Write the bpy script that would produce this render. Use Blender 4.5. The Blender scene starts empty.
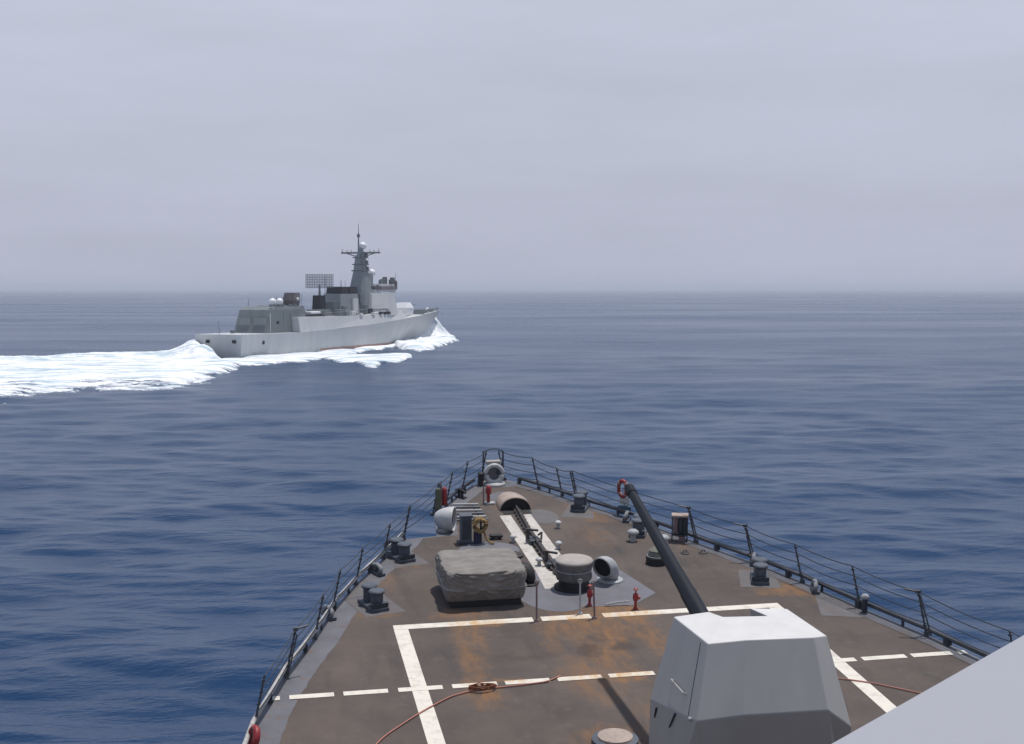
import bpy, bmesh, math, random
import numpy as np
from mathutils import Vector, Matrix
R = math.radians
PI = math.pi
random.seed(7)
scene = bpy.context.scene
col = scene.collection

# ------------------------------------------------------------------ camera, sky, sun, exposure
CAM = Vector((-7.913, 0.0, 17.5))
cd = bpy.data.cameras.new('camera')
cd.lens = 49.2; cd.sensor_width = 36.0; cd.clip_start = 0.1; cd.clip_end = 60000
cam = bpy.data.objects.new('camera', cd); col.objects.link(cam)
cam.location = CAM
cam.rotation_euler = (PI/2 - math.atan(83.3/1400), 0, -0.1851)
scene.camera = cam

SUN_DIR = Vector((0.185, 0.135, 1.0)).normalized()
SUN_EL = math.asin(SUN_DIR.z); SUN_AZ = math.atan2(SUN_DIR.x, SUN_DIR.y)
world = bpy.data.worlds.new('World'); scene.world = world; world.use_nodes = True
wn = world.node_tree.nodes; wl = world.node_tree.links
wn.clear()
wout = wn.new('ShaderNodeOutputWorld'); wbg = wn.new('ShaderNodeBackground')
sky = wn.new('ShaderNodeTexSky'); sky.sky_type = 'NISHITA'; sky.sun_disc = False
sky.sun_elevation = SUN_EL; sky.sun_rotation = SUN_AZ; sky.dust_density = 6.0; sky.air_density = 1.4; sky.ozone_density = 1.5
wtc = wn.new('ShaderNodeTexCoord'); wsep = wn.new('ShaderNodeSeparateXYZ')
wl.new(wtc.outputs['Generated'], wsep.inputs[0])
ramp = wn.new('ShaderNodeValToRGB')
ramp.color_ramp.elements[0].position = 0.0; ramp.color_ramp.elements[0].color = (0.495, 0.522, 0.635, 1)
ramp.color_ramp.elements[1].position = 1.0; ramp.color_ramp.elements[1].color = (0.24, 0.32, 0.50, 1)
e = ramp.color_ramp.elements.new(0.06); e.color = (0.512, 0.542, 0.665, 1)
e = ramp.color_ramp.elements.new(0.22); e.color = (0.572, 0.612, 0.730, 1)
e = ramp.color_ramp.elements.new(0.42); e.color = (0.38, 0.45, 0.60, 1)
wl.new(wsep.outputs['Z'], ramp.inputs[0])
wmap = wn.new('ShaderNodeMapping'); wmap.inputs['Scale'].default_value = (2.2, 2.2, 12.0)
wl.new(wtc.outputs['Generated'], wmap.inputs[0])
wno = wn.new('ShaderNodeTexNoise'); wno.inputs['Scale'].default_value = 1.6; wno.inputs['Detail'].default_value = 5; wno.inputs['Roughness'].default_value = 0.55
wl.new(wmap.outputs[0], wno.inputs[0])
wmr = wn.new('ShaderNodeMapRange'); wmr.inputs[1].default_value = 0.3; wmr.inputs[2].default_value = 0.75
wmr.inputs[3].default_value = 0.94; wmr.inputs[4].default_value = 1.065
wl.new(wno.outputs[0], wmr.inputs[0])
wsc = wn.new('ShaderNodeVectorMath'); wsc.operation = 'SCALE'
wl.new(ramp.outputs[0], wsc.inputs[0]); wl.new(wmr.outputs[0], wsc.inputs['Scale'])
wsc2 = wn.new('ShaderNodeVectorMath'); wsc2.operation = 'SCALE'; wsc2.inputs['Scale'].default_value = 10.0
wl.new(wsc.outputs[0], wsc2.inputs[0])
wmix = wn.new('ShaderNodeMixRGB'); wmix.inputs[0].default_value = 0.92      # humid overcast haze over the clear sky
wl.new(sky.outputs[0], wmix.inputs[1]); wl.new(wsc2.outputs[0], wmix.inputs[2])
wl.new(wmix.outputs[0], wbg.inputs[0]); wbg.inputs[1].default_value = 0.1
wl.new(wbg.outputs[0], wout.inputs[0])

sd = bpy.data.lights.new('sun', 'SUN'); sd.energy = 3.6; sd.angle = R(1.2); sd.color = (1.0, 0.955, 0.90)
so = bpy.data.objects.new('sun', sd); col.objects.link(so)
so.rotation_euler = SUN_DIR.to_track_quat('Z', 'Y').to_euler(); so.location = (0, 0, 300)

vs = scene.view_settings
vs.view_transform = 'Standard'; vs.look = 'None'; vs.gamma = 1.0; vs.use_curve_mapping = False; vs.exposure = 0.0
scene.render.engine = 'CYCLES'
scene.cycles.use_denoising = True
scene.cycles.volume_bounces = 0
scene.cycles.max_bounces = 6

# ------------------------------------------------------------------ helpers
def deckz(n, t): return 9.0 + 0.1028*(t-25) + 0.000076*(t-25)**2 + 0.0146*n
def D(n, t, up=0.0): return Vector((n, t, deckz(n, t)+up))
TILT = Matrix.Rotation(math.atan(0.105), 4, 'X') @ Matrix.Rotation(-0.0146, 4, 'Y')

def tag(o, label=None, cat=None, group=None, kind=None):
    if label: o['label'] = label
    if cat: o['category'] = cat
    if group: o['group'] = group
    if kind: o['kind'] = kind
    return o

def mk(name, bm, mat, parent=None, smooth=False, auto=None):
    me = bpy.data.meshes.new(name)
    bmesh.ops.recalc_face_normals(bm, faces=bm.faces[:])
    bm.to_mesh(me); bm.free()
    if mat: me.materials.append(mat)
    if smooth:
        me.polygons.foreach_set('use_smooth', [True]*len(me.polygons))
        if auto: 
            try: me.set_sharp_from_angle(angle=R(auto))
            except Exception: pass
    o = bpy.data.objects.new(name, me); col.objects.link(o)
    if parent: o.parent = parent
    return o

def empty(name, loc=(0,0,0), rz=0.0, tilt=True):
    o = bpy.data.objects.new(name, None); col.objects.link(o)
    m = Matrix.Rotation(rz, 4, 'Z')
    if tilt: m = TILT @ m
    o.rotation_euler = m.to_euler(); o.location = loc
    o.empty_display_size = 0.3
    return o

def copy_tree(o, parent=None):
    c = o.copy(); col.objects.link(c); c.parent = parent
    for ch in list(o.children): copy_tree(ch, c)
    return c

def place(o, n, t, rz=0.0, up=0.0):
    o.location = D(n, t, up); o.rotation_euler = (TILT @ Matrix.Rotation(rz, 4, 'Z')).to_euler()

def BM(): return bmesh.new()
def box(bm, c, s, rot=None, bev=0.0):
    r = bmesh.ops.create_cube(bm, size=1.0)
    vs_ = r['verts']
    M = Matrix.Translation(Vector(c)) @ (rot.to_4x4() if rot else Matrix.Identity(4)) @ Matrix.Diagonal((s[0], s[1], s[2], 1))
    if bev > 0:
        es = list({e for v in vs_ for e in v.link_edges})
        bmesh.ops.transform(bm, matrix=Matrix.Diagonal((s[0], s[1], s[2], 1)), verts=vs_)
        rr = bmesh.ops.bevel(bm, geom=es, offset=bev, segments=2, affect='EDGES', profile=0.5)
        vv = list({v for f in rr['faces'] for v in f.verts} | {v for v in vs_ if v.is_valid})
        bmesh.ops.transform(bm, matrix=Matrix.Translation(Vector(c)) @ (rot.to_4x4() if rot else Matrix.Identity(4)), verts=vv)
    else:
        bmesh.ops.transform(bm, matrix=M, verts=vs_)
def cyl(bm, p0, p1, r0, r1=None, seg=12, cap=True):
    p0 = Vector(p0); p1 = Vector(p1); r1 = r0 if r1 is None else r1
    d = p1-p0; L = d.length
    if L < 1e-6: return
    q = d.to_track_quat('Z', 'Y').to_matrix().to_4x4()
    bmesh.ops.create_cone(bm, cap_ends=cap, segments=seg, radius1=r0, radius2=r1, depth=L, matrix=Matrix.Translation((p0+p1)/2) @ q)
def tube(bm, pts, r, seg=8, closed=False, radii=None, cap=True):
    pts = [Vector(p) for p in pts]; n = len(pts); rings = []
    up = Vector((0, 0, 1))
    for i, p in enumerate(pts):
        a = pts[i-1] if (i > 0 or closed) else p
        b = pts[(i+1) % n] if (i < n-1 or closed) else p
        tdir = (b-a).normalized()
        s = tdir.cross(up)
        if s.length < 1e-3: s = tdir.cross(Vector((0, 1, 0)))
        s.normalize(); u = s.cross(tdir).normalized()
        rr = radii[i] if radii else r
        rings.append([bm.verts.new(p + s*(rr*math.cos(2*PI*k/seg)) + u*(rr*math.sin(2*PI*k/seg))) for k in range(seg)])
    m = n if closed else n-1
    for i in range(m):
        A = rings[i]; B = rings[(i+1) % n]
        for k in range(seg):
            bm.faces.new((A[k], A[(k+1) % seg], B[(k+1) % seg], B[k]))
    if not closed and cap:
        bm.faces.new(rings[0][::-1]); bm.faces.new(rings[-1])
def lathe(bm, prof, seg=20, c=(0,0,0), cap=True):
    rings = []
    for r, z in prof:
        rings.append([bm.verts.new((c[0]+r*math.cos(2*PI*k/seg), c[1]+r*math.sin(2*PI*k/seg), c[2]+z)) for k in range(seg)])
    for i in range(len(rings)-1):
        for k in range(seg):
            bm.faces.new((rings[i][k], rings[i][(k+1) % seg], rings[i+1][(k+1) % seg], rings[i+1][k]))
    if cap:
        bm.faces.new(rings[0][::-1]); bm.faces.new(rings[-1])
def sphere(bm, c, r, sx=1, sy=1, sz=1, sub=2):
    bmesh.ops.create_icosphere(bm, subdivisions=sub, radius=r, matrix=Matrix.Translation(Vector(c)) @ Matrix.Diagonal((sx, sy, sz, 1)))
def loft(bm, rings, cap0=True, cap1=True):
    vr = [[bm.verts.new(p) for p in r] for r in rings]
    n = len(vr[0])
    for i in range(len(vr)-1):
        for k in range(n):
            bm.faces.new((vr[i][k], vr[i][(k+1) % n], vr[i+1][(k+1) % n], vr[i+1][k]))
    if cap0: bm.faces.new(vr[0][::-1])
    if cap1: bm.faces.new(vr[-1])
    return vr

# ------------------------------------------------------------------ materials
def mat(name, c, rough=0.6, metal=0.0, var=0.12, scale=3.0, bump=0.0, bscale=40.0, rust=0.0, spec=None, streak=False):
    m = bpy.data.materials.new(name); m.use_nodes = True
    nt = m.node_tree; N = nt.nodes; L = nt.links
    b = N['Principled BSDF']; b.inputs['Roughness'].default_value = rough; b.inputs['Metallic'].default_value = metal
    if spec is not None: b.inputs['Specular IOR Level'].default_value = spec
    tc = N.new('ShaderNodeTexCoord'); mp = N.new('ShaderNodeMapping')
    if streak: mp.inputs['Scale'].default_value = (1, 1, 0.22)
    L.new(tc.outputs['Object'], mp.inputs[0])
    no = N.new('ShaderNodeTexNoise'); no.inputs['Scale'].default_value = scale; no.inputs['Detail'].default_value = 6; no.inputs['Roughness'].default_value = 0.6
    L.new(mp.outputs[0], no.inputs[0])
    mr = N.new('ShaderNodeMapRange'); mr.inputs[1].default_value = 0.3; mr.inputs[2].default_value = 0.7
    mr.inputs[3].default_value = 1-var; mr.inputs[4].default_value = 1+var
    L.new(no.outputs[0], mr.inputs[0])
    vm = N.new('ShaderNodeVectorMath'); vm.operation = 'SCALE'; vm.inputs[0].default_value = c
    L.new(mr.outputs[0], vm.inputs['Scale'])
    out = vm.outputs[0]
    if rust > 0:
        n2 = N.new('ShaderNodeTexNoise'); n2.inputs['Scale'].default_value = scale*1.7; n2.inputs['Detail'].default_value = 8; n2.inputs['Roughness'].default_value = 0.7
        L.new(mp.outputs[0], n2.inputs[0])
        r2 = N.new('ShaderNodeMapRange'); r2.inputs[1].default_value = 0.62-rust*0.2; r2.inputs[2].default_value = 0.75; L.new(n2.outputs[0], r2.inputs[0])
        mx = N.new('ShaderNodeMixRGB'); mx.inputs[2].default_value = (0.16, 0.065, 0.03, 1)
        L.new(r2.outputs[0], mx.inputs[0]); L.new(out, mx.inputs[1]); out = mx.outputs[0]
    L.new(out, b.inputs['Base Color'])
    if bump > 0:
        n3 = N.new('ShaderNodeTexNoise'); n3.inputs['Scale'].default_value = bscale; n3.inputs['Detail'].default_value = 4
        L.new(tc.outputs['Object'], n3.inputs[0])
        bp = N.new('ShaderNodeBump'); bp.inputs['Strength'].default_value = bump; bp.inputs['Distance'].default_value = 0.02
        L.new(n3.outputs[0], bp.inputs['Height']); L.new(bp.outputs[0], b.inputs['Normal'])
    return m

M = {}
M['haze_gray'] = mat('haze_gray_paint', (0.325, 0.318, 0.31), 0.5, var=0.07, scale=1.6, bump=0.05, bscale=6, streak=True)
M['gun_roof'] = mat('gun_roof_sunlit_gray', (0.56, 0.55, 0.54), 0.6, var=0.06, scale=2.2, bump=0.04)  # haze gray lightened: sunlight on the roof is painted into its colour
M['barrel'] = mat('barrel_dark_gray', (0.007, 0.009, 0.015), 0.55, var=0.15, scale=2, spec=0.22)
M['waterway'] = mat('edge_gray_paint', (0.108, 0.108, 0.122), 0.6, var=0.18, scale=1.8, rust=0.25)
M['white_line'] = mat('white_deck_paint', (0.62, 0.58, 0.50), 0.7, var=0.12, scale=2.5, rust=0.30, bump=0.1, bscale=90)
M['cream'] = mat('cream_deck_paint', (0.46, 0.43, 0.39), 0.7, var=0.16, scale=3, rust=0.3)
M['dark'] = mat('dark_gray_fitting', (0.026, 0.032, 0.045), 0.55, var=0.25, scale=5, rust=0.15)
M['slate'] = mat('slate_gray_fitting', (0.062, 0.076, 0.098), 0.55, var=0.2, scale=4, rust=0.15)
M['black'] = mat('black_parts_and_shade', (0.012, 0.012, 0.014), 0.7, var=0.3)  # black parts, also the painted shade below the covered box
M['light'] = mat('light_gray_fitting', (0.33, 0.335, 0.345), 0.55, var=0.15, scale=4, rust=0.2)
M['white'] = mat('white_fitting', (0.46, 0.46, 0.46), 0.5, var=0.1, scale=5, rust=0.12)
M['canvas'] = mat('gray_canvas', (0.19, 0.174, 0.158), 0.85, var=0.22, scale=3, bump=0.12, bscale=30)
M['canvas_light'] = mat('beige_canvas', (0.33, 0.30, 0.275), 0.85, var=0.1, scale=4, bump=0.2)
M['beige'] = mat('weathered_beige', (0.34, 0.27, 0.23), 0.7, var=0.2, scale=4, rust=0.35)
M['red'] = mat('red_paint', (0.24, 0.014, 0.016), 0.5, var=0.2, scale=6)
M['orange'] = mat('faded_orange_hose', (0.38, 0.15, 0.11), 0.6, var=0.15)
M['rope'] = mat('tan_rope', (0.26, 0.17, 0.07), 0.9, var=0.35, scale=14, bump=0.5)
M['chain'] = mat('dark_chain', (0.035, 0.03, 0.03), 0.6, var=0.3, scale=10, rust=0.3)
M['wire'] = mat('rail_wire', (0.03, 0.033, 0.042), 0.5)
M['post'] = mat('rail_post', (0.05, 0.055, 0.065), 0.55, var=0.25, scale=6, rust=0.25)
M['port_pipe'] = mat('pale_edge_pipe', (0.36, 0.35, 0.335), 0.6, var=0.25, scale=5, rust=0.3)
M['hull'] = mat('hull_gray', (0.24, 0.25, 0.27), 0.5, var=0.08, scale=0.8, streak=True, rust=0.1)
M['mauve'] = mat('mauve_primer', (0.20, 0.13, 0.135), 0.6, var=0.2, rust=0.2)
M['navy'] = mat('navy_canvas', (0.02, 0.02, 0.055), 0.85, var=0.2)
M['bulwark'] = mat('bridge_pale_gray', (0.30, 0.302, 0.335), 0.5, var=0.03, scale=1.2, bump=0.03, bscale=8)
M['bare'] = mat('bare_deck_patch', (.098, .092, .093), .7, var=.15, scale=3, rust=.3)
M['worn'] = mat('worn_gray', (.20, .205, .215), .6, var=.3, scale=6, rust=.35)
M['undercut'] = M['haze_gray']

# deck nonskid with its own stains and scuffs
def deck_material(line=False):
    m = bpy.data.materials.new('painted_lines' if line else 'nonskid_deck'); m.use_nodes = True
    nt = m.node_tree; N = nt.nodes; L = nt.links
    b = N['Principled BSDF']; b.inputs['Roughness'].default_value = 0.85; b.inputs['Specular IOR Level'].default_value = 0.3
    tc = N.new('ShaderNodeTexCoord')
    def noise(scale, detail=6, rough=0.6, sc=None, dist=0.0):
        n = N.new('ShaderNodeTexNoise'); n.inputs['Scale'].default_value = scale; n.inputs['Detail'].default_value = detail
        n.inputs['Roughness'].default_value = rough; n.inputs['Distortion'].default_value = dist
        if sc:
            mp = N.new('ShaderNodeMapping'); mp.inputs['Scale'].default_value = sc; L.new(tc.outputs['Object'], mp.inputs[0]); L.new(mp.outputs[0], n.inputs[0])
        else: L.new(tc.outputs['Object'], n.inputs[0])
        return n
    def rng(sock, a, b_, c, d):
        r = N.new('ShaderNodeMapRange'); r.inputs[1].default_value = a; r.inputs[2].default_value = b_; r.inputs[3].default_value = c; r.inputs[4].default_value = d
        L.new(sock, r.inputs[0]); return r.outputs[0]
    def mth(op, a, b_):
        x = N.new('ShaderNodeMath'); x.operation = op; x.use_clamp = False
        for i, v in enumerate((a, b_)):
            if isinstance(v, (int, float)): x.inputs[i].default_value = v
            else: L.new(v, x.inputs[i])
        return x.outputs[0]
    base = N.new('ShaderNodeMixRGB'); base.inputs[1].default_value = (0.072, 0.058, 0.051, 1); base.inputs[2].default_value = (0.112, 0.088, 0.075, 1)
    L.new(rng(noise(0.55, 7, 0.62).outputs[0], 0.32, 0.68, 0, 1), base.inputs[0])
    # long fore-aft scuff streaks
    st = N.new('ShaderNodeMixRGB'); st.inputs[2].default_value = (0.048, 0.043, 0.042, 1)
    L.new(rng(noise(1.4, 5, 0.6, (1.3, 0.25, 1)).outputs[0], 0.52, 0.72, 0, 0.6), st.inputs[0]); L.new(base.outputs[0], st.inputs[1])
    pt = N.new('ShaderNodeMixRGB'); pt.inputs[2].default_value = (0.13, 0.117, 0.108, 1)
    L.new(rng(noise(3.1, 6, 0.7).outputs[0], 0.56, 0.75, 0, 0.5), pt.inputs[0]); L.new(st.outputs[0], pt.inputs[1])
    if line:
        pt = N.new('ShaderNodeMixRGB'); pt.inputs[1].default_value = (.66, .62, .54, 1); pt.inputs[2].default_value = (.40, .37, .32, 1)
        L.new(rng(noise(4, 7, .72).outputs[0], 0.48, 0.78, 0, 1), pt.inputs[0])
    # rust runs and stains where the photo has them: (n, t, rn, rt, strength)
    sp = N.new('ShaderNodeSeparateXYZ')
    wb = noise(1.7, 5, 0.65); 
    off = N.new('ShaderNodeVectorMath'); off.operation = 'MULTIPLY_ADD'; off.inputs[1].default_value = (0.9, 1.6, 0); 
    cc = N.new('ShaderNodeVectorMath'); cc.operation = 'SUBTRACT'; cc.inputs[1].default_value = (0.5, 0.5, 0.5)
    L.new(wb.outputs['Color'], cc.inputs[0]); L.new(cc.outputs[0], off.inputs[0]); L.new(tc.outputs['Object'], off.inputs[2])
    L.new(off.outputs[0], sp.inputs[0])
    def blobs(lst):
        acc = None
        for n0, t0, rn, rt, s in lst:
            dx = mth('MULTIPLY', mth('SUBTRACT', sp.outputs[0], n0), 1/rn); dy = mth('MULTIPLY', mth('SUBTRACT', sp.outputs[1], t0), 1/rt)
            d2 = mth('ADD', mth('MULTIPLY', dx, dx), mth('MULTIPLY', dy, dy))
            v = rng(d2, 0.0, 1.0, s, 0.0)
            acc = v if acc is None else mth('MAXIMUM', acc, v)
        return acc
    rust = blobs([(-2.7, 31.9, .9, .35, 1.0), (-2.9, 31.0, .35, 1.3, .8), (-0.45, 31.9, .35, .4, 1.0), (0.35, 31.8, .4, .5, 1.0), (1.35, 31.9, .5, .35, 1.0), (-1.3, 30.8, .25, 1.5, .6), (0.1, 30.6, .3, 1.9, .9), (1.0, 30.4, .35, 1.8, .8), (-1.0, 28.3, .5, .4, 1.0), (-0.1, 28.2, .6, .3, 1.0), (-2.6, 28.3, .4, .3, .8), (-0.2, 31.4, 1.5, 1.6, 0.75), (0.4, 32.4, 0.6, 0.7, 1.0), (0.95, 32.0, 0.5, 1.1, 0.95), (-0.3, 29.6, 0.7, 2.2, 0.7), (-0.9, 28.2, 0.8, 1.6, 0.65),
                  (-3.25, 30.0, 0.35, 3.2, 0.6), (-3.3, 27.9, 0.45, 1.0, 1.0), (-3.0, 32.6, 0.8, 0.5, 0.7), (2.2, 41.3, 0.7, 1.6, 0.8), (5.3, 33.1, 0.9, 0.7, 0.9), (6.3, 32.0, 0.8, 0.6, 0.6),
                  (-5.0, 33.0, 0.6, 0.4, 0.7), (-3.9, 36.9, 0.5, 0.5, 0.9), (-4.6, 35.6, 0.5, 0.9, 0.4), (-1.3, 25.2, 0.9, 0.8, 0.6), (4.6, 37.2, 0.9, 0.4, 0.7), (-6.3, 32.6, 0.4, 1.0, 0.6),
                  (0.2, 26.0, 1.0, 1.5, 0.4), (1.7, 38.6, 0.7, 1.5, 0.3), (0.0, 42.6, 0.8, 1.0, 0.5)])
    rn_ = rng(noise(3.2, 8, 0.75, (1.5, .45, 1)).outputs[0], 0.38, 0.66, 0.10, 1.05)
    rm = N.new('ShaderNodeMixRGB'); rm.inputs[2].default_value = (0.235, 0.115, 0.042, 1) if not line else (.50, .27, .08, 1)
    rf = mth('MINIMUM', mth('MULTIPLY', mth('MULTIPLY', rust, rn_), 1.1 if not line else 1.0), 0.95 if not line else .8)
    L.new(rf, rm.inputs[0]); L.new(pt.outputs[0], rm.inputs[1])
    dk = blobs([(-2.0, 29.6, 1.0, 0.35, 0.6), (-0.62, 29.7, 0.32, 0.5, 1.0), (0.15, 29.9, 0.4, 0.45, 0.9), (-3.3, 28.0, 0.3, 0.25, 0.8), (-0.3, 30.6, 0.25, 0.3, 0.6)])
    dm = N.new('ShaderNodeMixRGB'); dm.inputs[2].default_value = (0.05, 0.035, 0.03, 1)
    L.new(mth('MULTIPLY', dk, 0.75), dm.inputs[0]); L.new(rm.outputs[0], dm.inputs[1])
    L.new(dm.outputs[0], b.inputs['Base Color'])
    bp = N.new('ShaderNodeBump'); bp.inputs['Strength'].default_value = 0.5; bp.inputs['Distance'].default_value = 0.012
    L.new(noise(60, 3, 0.7).outputs[0], bp.inputs['Height']); L.new(bp.outputs[0], b.inputs['Normal'])
    return m
M['deck'] = deck_material()
M['white_line'] = deck_material(True)

# ------------------------------------------------------------------ sea
rs = np.random.RandomState(11)
WV = []
for i in range(84):
    lam = 1.6 * (60/1.6)**(i/83.0) * rs.uniform(0.92, 1.08)
    th = rs.normal(0.25, 0.42) + PI      # travelling roughly towards the camera
    slope = 0.018 * (lam/6.0)**-0.10 * (1.0 if lam < 18 else (18/lam)**1.5)
    WV.append((lam, th, slope*lam/(2*PI), rs.uniform(0, 2*PI)))
def sea_h(x, y, cell):
    z = np.zeros_like(x)
    for lam, th, A, ph in WV:
        att = np.clip((lam/np.maximum(cell, 1e-3) - 2.2)/2.5, 0, 1)
        z += A*att*np.sin((x*math.sin(th)+y*math.cos(th))*2*PI/lam + ph + 0.6*np.sin(x*0.021+ph*3)+0.5*np.sin(y*0.017+ph))
    return z
px = np.concatenate([np.arange(744+240, 330, -0.9), np.arange(330, 296, -0.5), np.array([295, 294, 293, 292, 291.2, 290.6, 290.2, 289.9])])
dist = CAM.z*1400/(px-289.0+1e-9); dist = dist[dist < 30000]
dist = np.concatenate([[8, 16, 24], dist[dist > 30], [32000.0]])
tx = np.arange(-640, 641, 1.25)/1400.0
az_in = np.arctan(tx) + 0.1851
az_out_l = np.linspace(-PI+0.1851, az_in[0], 60)[:-1]; az_out_r = np.linspace(az_in[-1], PI+0.1851, 60)[1:-1]
az = np.concatenate([az_out_l, az_in, az_out_r])
AZ, DD = np.meshgrid(az, dist)
X = CAM.x + DD*np.sin(AZ); Y = CAM.y + DD*np.cos(AZ)
dr = np.gradient(dist)[:, None]; da = np.gradient(az)[None, :]
cell = np.maximum(dr*0.75 + 0*AZ, DD*da)
Z = sea_h(X, Y, cell)
def quick_grid(name, X, Y, Z, material, wrap=False, keep=None, attr=None):
    nr, nc = X.shape
    me = bpy.data.meshes.new(name)
    co = np.stack([X, Y, Z], -1).reshape(-1, 3).astype(np.float32)
    i = np.arange(nr-1)[:, None]; j = np.arange(nc if wrap else nc-1)[None, :]; j2 = (j+1) % nc
    q = np.stack([i*nc+j, i*nc+j2, (i+1)*nc+j2, (i+1)*nc+j], -1).reshape(-1, 4)
    if keep is not None:
        q = q[keep.reshape(-1)]
        used = np.unique(q); remap = np.zeros(nr*nc, int); remap[used] = np.arange(len(used)); q = remap[q]; co = co[used]
    me.vertices.add(len(co)); me.vertices.foreach_set('co', co.reshape(-1))
    me.loops.add(len(q)*4); me.loops.foreach_set('vertex_index', q.reshape(-1).astype(np.int32))
    me.polygons.add(len(q)); me.polygons.foreach_set('loop_start', (np.arange(len(q))*4).astype(np.int32))
    me.polygons.foreach_set('use_smooth', np.ones(len(q), bool))
    if attr is not None:
        at = me.attributes.new('foam', 'FLOAT', 'POINT'); av = attr.reshape(-1).astype(np.float32)
        at.data.foreach_set('value', av[used] if keep is not None else av)
    me.update(calc_edges=True); me.validate()
    me.materials.append(material)
    o = bpy.data.objects.new(name, me); col.objects.link(o)
    return o

def sea_material():
    m = bpy.data.materials.new('sea_water'); m.use_nodes = True
    nt = m.node_tree; N = nt.nodes; L = nt.links
    b = N['Principled BSDF']; b.inputs['IOR'].default_value = 1.333; b.inputs['Specular IOR Level'].default_value = 0.33
    tc = N.new('ShaderNodeTexCoord')
    def noise(scale, sc=(1,1,1), det=5, rough=0.6, rot=0.0):
        mp = N.new('ShaderNodeMapping'); mp.inputs['Scale'].default_value = sc; mp.inputs['Rotation'].default_value = (0, 0, rot)
        n = N.new('ShaderNodeTexNoise'); n.inputs['Scale'].default_value = scale; n.inputs['Detail'].default_value = det; n.inputs['Roughness'].default_value = rough
        L.new(tc.outputs['Object'], mp.inputs[0]); L.new(mp.outputs[0], n.inputs[0]); return n.outputs[0]
    patch = noise(0.006, (0.6, 1.4, 1), 5, 0.6, 0.2)
    mr = N.new('ShaderNodeMapRange'); mr.inputs[1].default_value = 0.35; mr.inputs[2].default_value = 0.65; mr.inputs[3].default_value = 0.20; mr.inputs[4].default_value = 0.32
    L.new(patch, mr.inputs[0]); L.new(mr.outputs[0], b.inputs['Roughness'])
    mx = N.new('ShaderNodeMixRGB'); mx.inputs[1].default_value = (0.003, 0.026, 0.078, 1); mx.inputs[2].default_value = (0.004, 0.031, 0.088, 1)
    L.new(patch, mx.inputs[0]); L.new(mx.outputs[0], b.inputs['Base Color'])
    b1 = N.new('ShaderNodeBump'); b1.inputs['Strength'].default_value = 1.0; b1.inputs['Distance'].default_value = 0.5
    L.new(noise(0.16, (0.45, 1.0, 1), 6, 0.58, 0.22), b1.inputs['Height'])
    b2 = N.new('ShaderNodeBump'); b2.inputs['Strength'].default_value = 1.0; b2.inputs['Distance'].default_value = 0.10
    L.new(noise(1.1, (0.6, 1.0, 1), 5, 0.62, -0.3), b2.inputs['Height']); L.new(b1.outputs[0], b2.inputs['Normal'])
    L.new(b2.outputs[0], b.inputs['Normal'])
    return m
M['sea'] = sea_material()
water = quick_grid('water', X, Y, Z, M['sea'], wrap=True)
tag(water, kind='structure')

# ------------------------------------------------------------------ own ship: hull and deck
EDGE_T = [-2, 5, 10, 15, 20, 24, 26.7, 28, 29.4, 31.5, 33.5, 35.2, 36.3, 37.4, 39.15, 40.7, 41.6, 43.1, 44.2, 45.0, 45.6, 45.95]
EDGE_B = [9.9, 9.75, 9.6, 9.3, 8.9, 8.4, 7.98, 7.7, 7.3, 6.6, 6.03, 5.4, 4.95, 4.45, 3.75, 3.0, 2.5, 1.8, 1.25, 0.8, 0.38, 0.06]
def hb(t): return float(np.interp(t, EDGE_T, EDGE_B))
def port_edge():
    pts = [(-b, t) for t, b in zip(EDGE_T, EDGE_B) if t <= 39.2]
    pts += [(-2.74, 39.35), (-2.60, 40.6), (-2.56, 41.45)]
    pts += [(-b, t) for t, b in zip(EDGE_T, EDGE_B) if t > 41.55]
    return pts
PE = port_edge()
SE = [(b, t) for t, b in zip(EDGE_T, EDGE_B)]
ship = empty('warship', (0, 0, 0), tilt=False)
tag(ship, 'bow of the gray warship seen from its bridge, rust-stained nonskid foredeck with white painted lines', 'warship')
# deck plating: strips across the ship
def edge_at(pts, t):
    ts = [p[1] for p in pts]; ns = [p[0] for p in pts]
    return float(np.interp(t, ts, ns))
def deck_sheet(name, inset_p, inset_s, up, material, t0, t1, step=0.25, wob=0.0):
    bm = BM(); rows = []
    ts = sorted(set(list(np.arange(t0, t1, step)) + [t1] + [p[1] for p in PE if t0 < p[1] < t1]))
    rr = random.Random(3)
    for t in ts:
        a = edge_at(PE, t)+inset_p + wob*rr.uniform(-1, 1); b = edge_at(SE, t)-inset_s + wob*rr.uniform(-1, 1)
        if b < a+0.02: b = a+0.02
        rows.append([bm.verts.new(D(a+(b-a)*k/12, t, up)) for k in range(13)])
    for i in range(len(rows)-1):
        for k in range(12): bm.faces.new((rows[i][k], rows[i][k+1], rows[i+1][k+1], rows[i+1][k]))
    return mk(name, bm, material, ship)
deck_sheet('deck_plating', 0, 0, 0, M['waterway'], -2, 45.95)
deck_sheet('nonskid_deck', 0.62, 0.42, 0.004, M['deck'], -2, 44.6, wob=0.02)
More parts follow.
